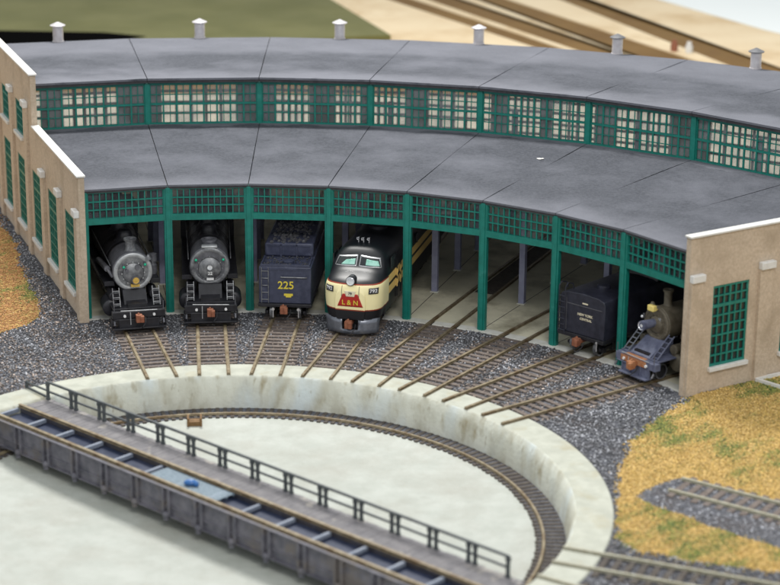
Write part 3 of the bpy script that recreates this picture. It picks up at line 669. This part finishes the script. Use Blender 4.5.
    for i in range(12):
        t = 2 * PI * i / 12; zz = zc - (.1 if variant == 2 else .05); m.box(xf + .05, xf + .10, dr * 1.06 * sin(t) - .035, dr * 1.06 * sin(t) + .035, zz + dr * 1.06 * cos(t) - .035, zz + dr * 1.06 * cos(t) + .035)
    m.build('door_clamps', ringm, door)
    # lamps
    if variant == 1:
        z = zc - .34; m = MB(); m.cyl((xf + .1, .08, z), (xf + .46, .08, z), .2, .22, n=20); h = m.build('headlight', 'graphite_dark', root)
        m = MB(); m.lathe([(.001, .0), (.15, -.01), (.17, .01)], (xf + .47, .08, z), 'x', n=18); m.build('lens', 'gold', h)
        m = MB(); m.box(xf + .12, xf + .3, -.16, .3, z - .42, z - .27); m.build('number_plate', 'gold', root, bevel=.01)
        mk = [(-.5, .34), (.62, .42)]; m = MB(); m.cyl((xf + .1, -.35, zc + .15), (xf + .35, -.35, zc + .15), .09, n=10); m.cyl((xf + .1, .2, zc + .3), (xf + .3, .2, zc + .3), .12, n=10); m.build('headlight_bracket', 'graphite_dark', root)
        m = MB(); m.lathe([(.001, .2), (.06, .2), (.11, .1), (.17, -.05), (.001, -.05)], (xf + .1, .82, zc + .72), n=12); m.build('bell', 'graphite', root)
    elif variant == 2:
        z = zc - .42; m = MB(); m.box(xf + .16, xf + .28, -.15, .17, z - .02, z + .24); h = m.build('number_plate', 'graphite', root, bevel=.01); text('22', .24, 'white_letter', h, TX(xf + .29, .01, z + .11))
        m = MB(); m.box(xf + .12, xf + .18, -.17, .2, z - .30, z - .18); m.build('builder_plate', 'white_letter', root)
        m = MB(); m.cyl((xf + .18, 0, zc + .05), (xf + .42, 0, zc + .05), .15, .17, n=18); h = m.build('headlight', 'graphite', root); m = MB(); m.lathe([(.001, 0), (.13, .01)], (xf + .43, 0, zc + .05), 'x', n=16); m.build('lens', 'lamp_glass', h)
        mk = [(-.72, .42), (.72, .42)]
    else:
        z = zc + .06; m = MB(); m.cyl((xf + .1, -.05, z), (xf + 1.0, -.05, z), .2, .25, n=22); h = m.build('headlight', 'slate_blue', root)
        m = MB(); m.lathe([(.001, 0), (.17, -.02), (.2, .02)], (xf + 1.01, -.05, z), 'x', n=18); m.build('lens', 'lamp_glass', h)
        m = MB(); m.box(xf + .25, xf + .5, -.22, .22, zc + .72, zc + 1.02); m.box(xf, xf + .3, -.08, .08, zc + .7, zc + .78); h = m.build('number_lamp', 'yellow_lamp', root, bevel=.05)
        m = MB(); m.box(xf - .1, xf + .04, -.5, -.3, zc + .45, zc + .85); m.lathe([(.001, .2), (.08, .18), (.16, -.05), (.001, -.05)], (xf - .1, -.45, zc + .8), n=12); m.build('bell', 'weathered_brown', root)
        mk = [(-.8, .2)]
        m = MB(); m.cyl((xf + .04, .25, zc + .28), (xf + .1, .25, zc + .28), .1, n=10); m.build('door_handle', 'ring_silver', door)
    for y, dz in mk:
        m = MB(); m.cyl((xf - .02, y, zc + dz), (xf + .22, y, zc + dz), .07, n=10); m.cyl((xf + .1, y, zc + dz - .1), (xf + .1, y, zc + dz + .14), .06, n=8); h = m.build('marker_lamp', 'graphite_dark', root)
        m = MB(); m.ball((xf + .23, y, zc + dz), .075, n=8); m.build('lens', 'green_lens' if not brown else 'lamp_glass', h)
    # boiler, stack, domes
    m = MB(); m.lathe([(br_ - .02, 0), (br_ + .12, -3.5), (br_ + .16, -6), (br_ + .1, -6.1)], (xf - 2.1, 0, zc), 'x', n=40)
    for x in (-3.9, -5.4, -7.0): m.lathe([(br_ + .1, 0), (br_ + .12, -.03), (br_ + .12, -.1), (br_ + .1, -.13)], (x, 0, zc), 'x', n=40)
    m.build('boiler', body, root)
    sx = xf - .7; hs = {1: .62, 2: .3, 3: .78}[variant]; sr = {1: .27, 2: .36, 3: .2}[variant]
    m = MB(); m.lathe([(sr + .14, -.18), (sr + .04, -.02), (sr, .1), (sr, hs - .12), (sr + .06, hs - .1), (sr + .07, hs), (sr - .06, hs + .01), (sr - .08, hs - .2)], (sx, 0, zc + br_), n=24); m.build('smokestack', {1: 'graphite', 2: 'graphite_dark', 3: 'weathered_brown'}[variant], root)
    if variant == 2:
        m = MB(); m.box(sx + .42, sx + .75, -.42, .42, zc + br_ - .02, zc + br_ + .12); m.build('smokebox_step', 'ring_silver', root, bevel=.04)
    for x, r_, h_, nm in ((-4.6, .42, .5, 'sand_dome'), (-6.6, .46, .55, 'steam_dome')):
        m = MB(); m.lathe([(r_ + .15, -.15), (r_, .05), (r_, h_ * .6), (r_ * .75, h_ * .9), (r_ * .3, h_), (.001, h_ + .02)], (x, 0, zc + br_ + .05), n=20); m.build(nm, body, root)
    m = MB(); m.box(-12.2, -9.7, -1.5, 1.5, 2.1, 3.0)
    m.box(-9.85, -9.7, -1.5, 1.5, 3.0, 4.15)
    for s in (-1, 1): m.box(-12.2, -11.8, *sorted((s * 1.42, s * 1.5)), 3.0, 4.15); m.box(-9.85, -9.7, *sorted((s * 1.42, s * 1.5)), 3.0, 4.1)
    m.prism([(-12.5, 4.1), (-9.4, 4.1), (-9.4, 4.2), (-12.5, 4.2)], -1.6, 1.6); m.prism([(-12.5, 4.2), (-9.4, 4.2), (-9.6, 4.42), (-12.3, 4.42)], -1.0, 1.0)
    m.build('cab', body, root, bevel=.02)
    m = MB(); m.box(-12, -.4, -.5, .5, .75, 1.5); m.build('frame', 'black_paint', root)
    return root
steam(0, 22.0, 'grey-fronted black steam locomotive with short stack in the leftmost stall', 1)
steam(1, 22.35, 'black steam locomotive with round dark door and two green lamps, second stall from left', 2)
steam(7, 24.0, 'brown steam locomotive with orange pilot beam and yellow lamp by right end wall', 3)

def truck(root, xc, half=.95, n=2):
    for s in (-1, 1):
        m = MB(); m.box(xc - half - .3, xc + half + .3, *sorted((s * .92, s * 1.05)), .5, .66); m.box(xc - .25, xc + .25, *sorted((s * .9, s * 1.08)), .35, .8)
        for dx in (-half, half): m.box(xc + dx - .14, xc + dx + .14, *sorted((s * .92, s * 1.1)), .38, .64)
        m.build('truck_frame', 'black_paint', root, bevel=.02)
        for dx in (-half, half): wheel(root, xc + dx, s * .8, .42, rim='graphite')
# blue tender 225
t = stock('tender', 2, 23.05, 'blue coal tender numbered 225 in yellow, in the third stall', 'tender')
m = MB(); m.box(-7.6, 0, -1.38, 1.38, 1.12, 3.12); 
tb = m.build('tank', 'tender_blue', t, bevel=.05)
m = MB(); m.box(0, .03, -1.3, 1.3, 2.96, 3.04)
for y in np.linspace(-1.25, 1.25, 16): m.ball((.01, y, 2.98), .02, n=6)
m.build('rivet_strip', 'tender_blue', tb)
m = MB(); m.box(-7.7, .12, -1.42, 1.42, .95, 1.12); m.build('frame', 'black_paint', t, bevel=.02)
text('225', .58, 'yellow_letter', tb, TX(.025, .05, 2.12), 'number')
m = MB(); m.box(.02, .04, -.05, .42, 1.56, 1.68); m.box(.02, .04, .04, .33, 1.48, 1.56); m.build('emblem', 'yellow_letter', tb)
m = MB(); m.cyl((.1, -.2, 2.6), (.1, 1.15, 2.6), .03, n=6); m.cyl((0, -.2, 2.6), (.1, -.2, 2.6), .03, n=6); m.cyl((0, 1.15, 2.6), (.1, 1.15, 2.6), .03, n=6); m.build('handrail', 'graphite', t)
m = MB(); ladder(m, (.07, -1.05, 1.15), (.07, -1.05, 3.1), .18, 5, .022); m.build('ladder', 'graphite', t)
m = MB(); m.box(-7.6, -1.9, -1.3, 1.3, 3.12, 3.88); bk = m.build('coal_bunker', 'tender_blue', t, bevel=.12)
m = MB()
for y in (-.42, .42): m.box(-1.92, -1.86, y - .04, y + .04, 3.14, 3.83)
m.box(-1.92, -1.86, -1.2, 1.2, 3.72, 3.8); m.build('bulkhead_rib', 'tender_blue', bk)
m = MB(); m.box(-1.66, -.1, -1.3, -1.22, 3.12, 3.24); m.box(-1.66, -.1, 1.22, 1.3, 3.12, 3.24); m.box(-.12, -.02, -1.3, 1.3, 3.12, 3.24); m.build('deck_rim', 'tender_blue', t)
m = MB(); m.lathe([(.3, 0), (.3, .12), (.25, .16), (.001, .18)], (-.85, .1, 3.12), n=18); m.build('water_hatch', 'tender_blue', t)
m = MB()
for i in range(140): m.ball((random.uniform(-1.8, -.2) if i % 3 else random.uniform(-.55, -.15), random.uniform(-1.18, 1.18), 3.13 + random.uniform(0, .04)), random.uniform(.02, .055), n=5)
tag(m.build('spilled_coal', 'coal', t), kind='stuff')
m = MB()
for i in range(260): m.ball((random.uniform(-7.3, -2.0), random.uniform(-.95, .95), 3.82 + random.uniform(0, .12)), random.uniform(.05, .12), n=5)
tag(m.build('coal_load', 'coal', t), kind='stuff')
coupler(t, .2); truck(t, -1.4); truck(t, -6.0)
for y in (-.62, .72):
    m = MB(); m.cyl((.1, y, .85), (.2, y, .85), .08, n=10); m.cyl((.12, y, .85), (.15, y, .4), .03, n=6); m.build('brake_hose', 'chrome', t)
# dark tender in stall seven
t = stock('tender', 6, 24.6, 'black tender with small pale lettering and corner ladder, second stall from right wall', 'tender')
m = MB(); prof = [(-1.42, 1.2), (-1.42, 3.02), (-1.34, 3.2), (-1.0, 3.32), (0, 3.38), (1.0, 3.32), (1.34, 3.2), (1.42, 3.02), (1.42, 1.2)]
k = len(prof); m.add([(x, y, z) for x in (-8.2, 0) for y, z in prof], [(i, (i + 1) % k, k + (i + 1) % k, k + i) for i in range(k)] + [tuple(range(k)), tuple(range(2 * k - 1, k - 1, -1))]); tb = m.build('tank', 'tender_dark', t, bevel=.03)
m = MB(); m.box(-8.3, .1, -1.45, 1.45, 1.0, 1.2); m.build('frame', 'black_paint', t, bevel=.02)
m = MB(); m.box(0, .03, -.95, 1.25, 2.72, 2.75); m.box(0, .025, -1.0, -.97, 1.3, 3.1); m.build('panel_line', 'graphite_dark', tb)
text('NEW YORK', .18, 'cream_letter', tb, TX(.02, .2, 2.28), 'lettering'); text('CENTRAL', .17, 'cream_letter', tb, TX(.02, .25, 2.06), 'lettering')
m = MB(); m.box(.015, .03, .02, .36, 2.86, 2.93); m.build('number', 'cream_letter', tb)
m = MB(); ladder(m, (.1, -1.22, 1.1), (.1, -1.22, 3.2), .2, 7, .028); m.build('ladder', 'tender_dark', t)
m = MB()
for s in (-1.42, -1.02):
    pts = [(.1, s, 3.15), (.1, s, 3.55), (-.1, s, 3.72), (-.5, s, 3.6), (-.6, s, 3.3)]
    for i in range(4): m.cyl(pts[i], pts[i + 1], .03, n=6)
m.build('grab_rail', 'tender_dark', t)
m = MB(); m.lathe([(.36, 0), (.36, .14), (.3, .2), (.001, .22)], (-1.6, .1, 3.34), n=18); m.build('water_hatch', 'tender_dark', t)
m = MB(); m.prism([(-8.1, 3.2), (-4.6, 3.2), (-4.9, 4.2), (-5.4, 4.4), (-8.1, 4.4)], -1.3, 1.3); m.build('coal_bunker', 'black_paint', t, bevel=.08)
coupler(t, .1); truck(t, -1.5); truck(t, -6.5)
m = MB(); m.cyl((.05, 1.05, 1.05), (.14, 1.05, 1.05), .06, n=8); m.cyl((.1, 1.05, 1.0), (.1, 1.05, .6), .03, n=6); m.build('brake_hose', 'chrome', t)

# diesel cab unit
t = stock('diesel_locomotive', 3, 21.35, 'streamlined black and cream diesel locomotive with red trapezoid nose emblem, fourth stall', 'diesel locomotive')
def livery():
    m = bpy.data.materials.new('diesel_livery'); m.use_nodes = True; nt = m.node_tree; N = nt.nodes; L = nt.links; b = N['Principled BSDF']; b.inputs['Roughness'].default_value = .42
    tc = N.new('ShaderNodeTexCoord'); sx = N.new('ShaderNodeSeparateXYZ'); L.new(tc.outputs['Object'], sx.inputs[0]); X, Z = sx.outputs[0], sx.outputs[2]
    def op(o, a, c):
        n = N.new('ShaderNodeMath'); n.operation = o
        for i, v in enumerate((a, c)):
            if isinstance(v, (int, float)): n.inputs[i].default_value = v
            else: L.new(v, n.inputs[i])
        return n.outputs[0]
    def bandz(a, c): return op('MULTIPLY', op('GREATER_THAN', Z, a), op('LESS_THAN', Z, c))
    nose = op('GREATER_THAN', X, -2.05); side = op('SUBTRACT', 1, nose)
    cream = op('MULTIPLY', nose, bandz(1.56, 2.84)); red = op('MULTIPLY', nose, op('MAXIMUM', bandz(1.50, 1.56), bandz(2.84, 2.90)))
    st = op('MULTIPLY', side, op('MAXIMUM', bandz(2.50, 2.90), bandz(1.92, 2.34)))
    def mix(f, a, c):
        x = N.new('ShaderNodeMix'); x.data_type = 'RGBA'; L.new(f, x.inputs['Factor'])
        if isinstance(a, tuple): x.inputs[6].default_value = a
        else: L.new(a, x.inputs[6])
        x.inputs[7].default_value = c; return x.outputs[2]
    c = mix(cream, (.007, .008, .011, 1), (.92, .82, .46, 1)); c = mix(st, c, (.90, .62, .20, 1)); c = mix(red, c, (.28, .04, .015, 1)); L.new(c, b.inputs['Base Color'])
    MATS['diesel_livery'] = m
livery()
HW = 1.56
def hw(x):      # half width in plan
    u = min(1, max(0, -x / 1.15)); return HW * (1 - (1 - u) ** 2.8) ** .42 if u < 1 else HW
def top(x):
    P = [(0, 2.55), (-.06, 2.72), (-.2, 2.92), (-.5, 3.1), (-.9, 3.24), (-1.35, 3.36), (-1.55, 3.5), (-2.0, 4.05), (-2.3, 4.26), (-2.9, 4.34), (-16, 4.34)]
    for i in range(len(P) - 1):
        if P[i][0] >= x >= P[i + 1][0]: f = (P[i][0] - x) / (P[i][0] - P[i + 1][0]); return P[i][1] + (P[i + 1][1] - P[i][1]) * f
xs = [0, -.012, -.04, -.09, -.16, -.26, -.38, -.52, -.7, -.9, -1.1, -1.3, -1.42, -1.55, -1.7, -1.85, -2.0, -2.15, -2.3, -2.6, -2.9, -4, -6, -8, -10, -12, -14, -15]
m = MB(); NP = 41; vs = []
for x in xs:
    w = max(hw(x), .02) if x < 0 else .8; w = max(w, .8); h = top(x); z0 = 1.02
    for i in range(NP):
        t_ = i / (NP - 1); ang = PI * t_; ca, sa = cos(ang), sin(ang)
        n1 = 3.4; r = (abs(ca) ** n1 + abs(sa) ** n1) ** (-1 / n1); y = -w * ca * r
        zmid = 2.2 if h > 3 else 1.9; z = zmid + (h - zmid) * sa * r if True else 0
        vs.append((x, y, z))
# skirt ring goes from side bottom
full = []
for r_i, x in enumerate(xs):
    ring = vs[r_i * NP:(r_i + 1) * NP]; w = abs(ring[0][1]); zb = ring[0][2]
    left = [(x, -w * (1 - .10 * (1 - j / 5) ** 2 * (1 if x > -1.4 else .4)), 1.02 + (zb - 1.02) * j / 5) for j in range(5)]; right = [(a, -b_, c) for a, b_, c in reversed(left)]
    full.append(left + ring + right)
K = len(full[0]); V = [p for r_ in full for p in r_]; F = [(i * K + j, i * K + j + 1, (i + 1) * K + j + 1, (i + 1) * K + j) for i in range(len(xs) - 1) for j in range(K - 1)] + [(i * K + K - 1, i * K, (i + 1) * K, (i + 1) * K + K - 1) for i in range(len(xs) - 1)] + [tuple(range(K)), tuple(range((len(xs) - 1) * K + K - 1, (len(xs) - 1) * K - 1, -1))]
m.add(V, F); body = m.build('body', 'diesel_livery', t, smooth=50)
bvh = BVHTree.FromPolygons([Vector(p) for p in V], F)
def patch(name, quad, mt, parent, off=.02, n=10, th=.03, m_=14):   # quad: (y,z) corners bl br tr tl, laid on the nose seen from the front
    bl, br_, tr, tl = [Vector((0, *c)) for c in quad]; vs = []
    for j in range(n + 1):
        for i in range(m_ + 1):
            p = bl.lerp(br_, i / m_).lerp(tl.lerp(tr, i / m_), j / n); h = bvh.ray_cast(Vector((6, p.y, p.z)), Vector((-1, 0, 0))); x = h[0].x if h[0] else -2; vs.append((x + off, p.y, p.z))
    fs = [(j * (m_ + 1) + i, j * (m_ + 1) + i + 1, (j + 1) * (m_ + 1) + i + 1, (j + 1) * (m_ + 1) + i) for j in range(n) for i in range(m_)]
    q = MB(); q.add(vs, fs); o = q.build(name, mt, parent, smooth=60); s = o.modifiers.new('s', 'SOLIDIFY'); s.thickness = th; return o
em = patch('emblem', ((-.68, 1.72), (.68, 1.72), (.40, 2.40), (-.40, 2.40)), 'red_paint', body)
text('L & N', .36, 'yellow_letter', body, TX(0, .0, 1.93), 'lettering', bvh=bvh, off=.035)
patch('emblem_disc', ((-.22, 2.26), (.22, 2.26), (.30, 2.56), (-.30, 2.56)), 'cream_letter', body, off=.026, th=.02)
text('79', .2, 'tender_blue', body, TX(0, .0, 2.42), 'lettering', bvh=bvh, off=.045)
for s in (-1, 1): patch('nose_stripe', ((s * .46 - .012, 2.2), (s * .46 + .012, 2.2), (s * .46 + .012, 2.8), (s * .46 - .012, 2.8)), 'roof_edge', body, off=.012, m_=2)
m = MB(); m.cyl((-.55, 0, 3.08), (-.02, 0, 3.08), .23, .25, n=24); h = m.build('headlight', 'black_paint', body)
m = MB(); m.lathe([(.001, .0), (.17, -.01), (.20, .015), (.22, .0)], (.0, 0, 3.08), 'x', n=22); m.build('lens', 'lamp_glass', h)
for s in (-1, 1):   # number boards
    nb = patch('number_board', tuple((s * a, z) for a, z in ((.96, 2.42), (1.40, 2.42), (1.40, 2.72), (.96, 2.72))), 'black_paint', body, off=.06, th=.08)
    text('792', .24, 'white_letter', nb, TX(0, s * 1.18, 2.57), 'lettering', bvh=bvh, off=.07)
    w = patch('windshield', tuple((s * a, z) for a, z in ((.07, 3.47), (1.26, 3.42), (1.12, 3.86), (.07, 3.97))), 'chrome', body, off=.02)
    patch('pane', tuple((s * a, z) for a, z in ((.11, 3.51), (1.21, 3.46), (1.07, 3.82), (.11, 3.92))), 'dark_glass', w, off=.035)
    patch('interior_patch', tuple((s * a, z) for a, z in ((.16 if s < 0 else .42, 3.53), (.9 if s < 0 else 1.16, 3.50), (.66 if s < 0 else 1.04, 3.72), (.16 if s < 0 else .42, 3.80))), 'window_mint', w, off=.046, th=.01)  # mint patch on the glass stands in for the light cab interior behind it
    m = MB(); m.box(-3.3, -2.5, *sorted((s * 1.53, s * 1.60)), 3.15, 3.75); m.build('side_window', 'dark_glass', body)
    m = MB(); m.box(-4.15, -3.55, *sorted((s * 1.545, s * 1.575)), 1.3, 3.7); m.cyl((-3.45, s * 1.66, 1.4), (-3.45, s * 1.66, 3.4), .025, n=6); m.cyl((-4.25, s * 1.66, 1.4), (-4.25, s * 1.66, 3.4), .025, n=6); m.build('cab_door', 'diesel_livery', body)
    for x in (-6, -8.5, -11): m = MB(); m.cyl((x, s * 1.54, 3.2), (x, s * 1.59, 3.2), .3, n=18); m.build('porthole', 'dark_glass', body)
# pilot plow
m = MB(); vs = []
zz = [.28, .5, .8, 1.05]; ys = np.linspace(-1.45, 1.45, 21)
for z in zz:
    for y in ys: vs.append((.12 - .62 * abs(y / 1.45) ** 2.4 - .12 * (z - .28), y * (1 - .04 * (1.05 - z)), z))
fs = []
for j in range(3):
    for i in range(20):
        yc = (ys[i] + ys[i + 1]) / 2
        if j >= 1 and abs(yc) < .42: continue
        fs.append((j * 21 + i, j * 21 + i + 1, (j + 1) * 21 + i + 1, (j + 1) * 21 + i))
m.add(vs, fs); p = m.build('pilot', 'silver_pilot', t); s = p.modifiers.new('s', 'SOLIDIFY'); s.thickness = .06
m = MB(); m.box(-1.2, -.5, -1.2, 1.2, .4, 1.05); m.box(-15, -1, -1.2, 1.2, .85, 1.04); m.build('underframe', 'black_paint', t)
coupler(t, .0, 'rust', .82)
truck(t, -3.2, 1.2); truck(t, -12, 1.2)
m = MB(); 
for y in (-.32, -.05, .25): m.lathe([(.02, -.3), (.03, -.05), (.08, .04), (.07, .05)], (-2.75 - .2 * abs(y), y, 4.5 + .08), 'x', n=10); m.box(-3.0, -2.94, y - .02, y + .02, 4.32, 4.6)
m.build('horn', 'chrome', t)
for x in (-6, -8, -10): m = MB(); m.lathe([(.5, 0), (.5, .16), (.42, .2), (.001, .2)], (x, 0, 4.32), n=20); m.build('roof_fan', 'black_paint', t)

# ------------------------------------------------------------------ what lies behind the building
def slab(name, P, z0, z1, m, label, cat, group=None):
    b = MB(); n = len(P); b.add([(x, y, z0) for x, y in P] + [(x, y, z1) for x, y in P], [tuple(range(n)), tuple(range(2 * n - 1, n - 1, -1))] + [(i, (i + 1) % n, n + (i + 1) % n, n + i) for i in range(n)])
    return tag(b.build(name, m), label, cat, group)
b = MB(); b.lathe([(55.6, -.03), (55.6, .01), (110, .01), (110, -.03)], n=48, a0=-.385, a1=1.35)
tag(b.build('table_top', 'table_tan', smooth=0), kind='structure')
tag(slab('table_cover', [(-60, 80), (90, 80), (120, 260), (-120, 260)], .012, .03, 'board_gap', None, None), kind='structure')
BW = 'pale boards lying side by side behind the roundhouse'
def board(x0, s0, x1, s1, label, y0=84, y1=230):
    f = lambda x, s, y: (x + s * (y - 126), y); x0 += .35 if x0 > 0 else 0; x1 -= .35 if x1 < 30 else 0
    slab('board', [f(x0, s0, y0), f(x1, s1, y0), f(x1, s1, y1), f(x0, s0, y1)], .034, .14, 'board', label, 'board', BW)
board(-75, 0, 6.6, -.53, 'widest pale board, nearest the olive cloth behind the roof')
board(8.7, -.51, 10.7, -.49, 'narrow pale board just right of the widest board beside the olive cloth')
board(13.8, -.48, 15.8, -.43, 'narrow pale board in the middle of the slanting boards behind the roof')
board(18.5, -.47, 24.4, -.36, 'tapering pale board, second from the white paper at top right')
board(27.0, -.38, 34.6, -.48, 'broad tan board lying next to the white paper at top right')
slab('paper_sheet', [(34.2, 126), (41.8, 110), (66, 70), (140, 120), (90, 230), (-10, 230)], .16, .24, 'paper', 'plain white paper sheet at the top right corner behind the boards', 'paper')
slab('cloth', [(-90, 92), (-14, 97.5), (-3, 100.5), (6.9, 103.3), (.6, 123.5), (-24, 220), (-90, 220)], .2, .6, 'olive_cloth', 'olive green cloth covered panel at upper left behind the roof', 'panel')
slab('gap_shade_strip', [(-90, 91), (-20, 96), (-15, 101.5), (-19, 103.2), (-90, 106.5)], .45, .64, 'black_gap', 'black strip standing in for the shaded gap under the near edge of the olive panel', 'strip')  # black slab added for the shade in the gap below the panel
for x, y, mt, lb in ((33.2, 98.5, 'trim_white', 'tiny white cap standing behind the roof ridge between two vents'), (32.0, 99.3, 'rust', 'tiny reddish brown cap standing behind the roof ridge beside the white cap')):
    b = MB(); b.lathe([(.3, 0), (.34, .6), (.22, .8), (.22, 1.0), (.001, 1.05)], (x, y, .12), n=14); tag(b.build('bottle_cap', mt), lb, 'cap')

# ------------------------------------------------------------------ camera, light
cam = bpy.data.cameras.new('camera'); co = bpy.data.objects.new('camera', cam); COL.objects.link(co); scene.camera = co
pit, rol = .3085, .0092
d = Vector((0, cos(pit), -sin(pit))); r = Vector((1, 0, 0)); u = r.cross(d)
r2 = r * cos(rol) + u * sin(rol); u2 = u * cos(rol) - r * sin(rol)
Mx = Matrix.Identity(4)
for i in range(3): Mx[i][0] = r2[i]; Mx[i][1] = u2[i]; Mx[i][2] = -d[i]
Mx[0][3], Mx[1][3], Mx[2][3] = 7.0483, -79.3957, 34.4176
co.matrix_world = Mx; cam.sensor_width = 36; cam.lens = 94.18; cam.clip_start = 1; cam.clip_end = 2000
cam.dof.use_dof = True; cam.dof.focus_distance = 111; cam.dof.aperture_fstop = .094 / .6
w = bpy.data.worlds.new('World'); scene.world = w; w.use_nodes = True
w.node_tree.nodes['Background'].inputs[0].default_value = (.93, .97, 1, 1); w.node_tree.nodes['Background'].inputs[1].default_value = .8
def area(name, loc, target, sx, sy, power, col):
    l = bpy.data.lights.new(name, 'AREA'); l.shape = 'RECTANGLE'; l.size = sx; l.size_y = sy; l.energy = power; l.color = col
    o = bpy.data.objects.new(name, l); COL.objects.link(o); o.location = loc
    o.rotation_euler = (Vector(target) - Vector(loc)).to_track_quat('-Z', 'Y').to_euler(); return o
area('ceiling_lamp', (-6, 62, 84), (3, 8, 0), 30, 9, 104000, (1, .98, .94))
area('ceiling_lamp', (22, -62, 76), (5, 28, 0), 36, 10, 36000, (1, .97, .93))
scene.view_settings.view_transform = 'Standard'; scene.view_settings.look = 'None'; scene.view_settings.exposure = 0; scene.view_settings.gamma = 1
for o in ROOTS: del o['_m_inv']
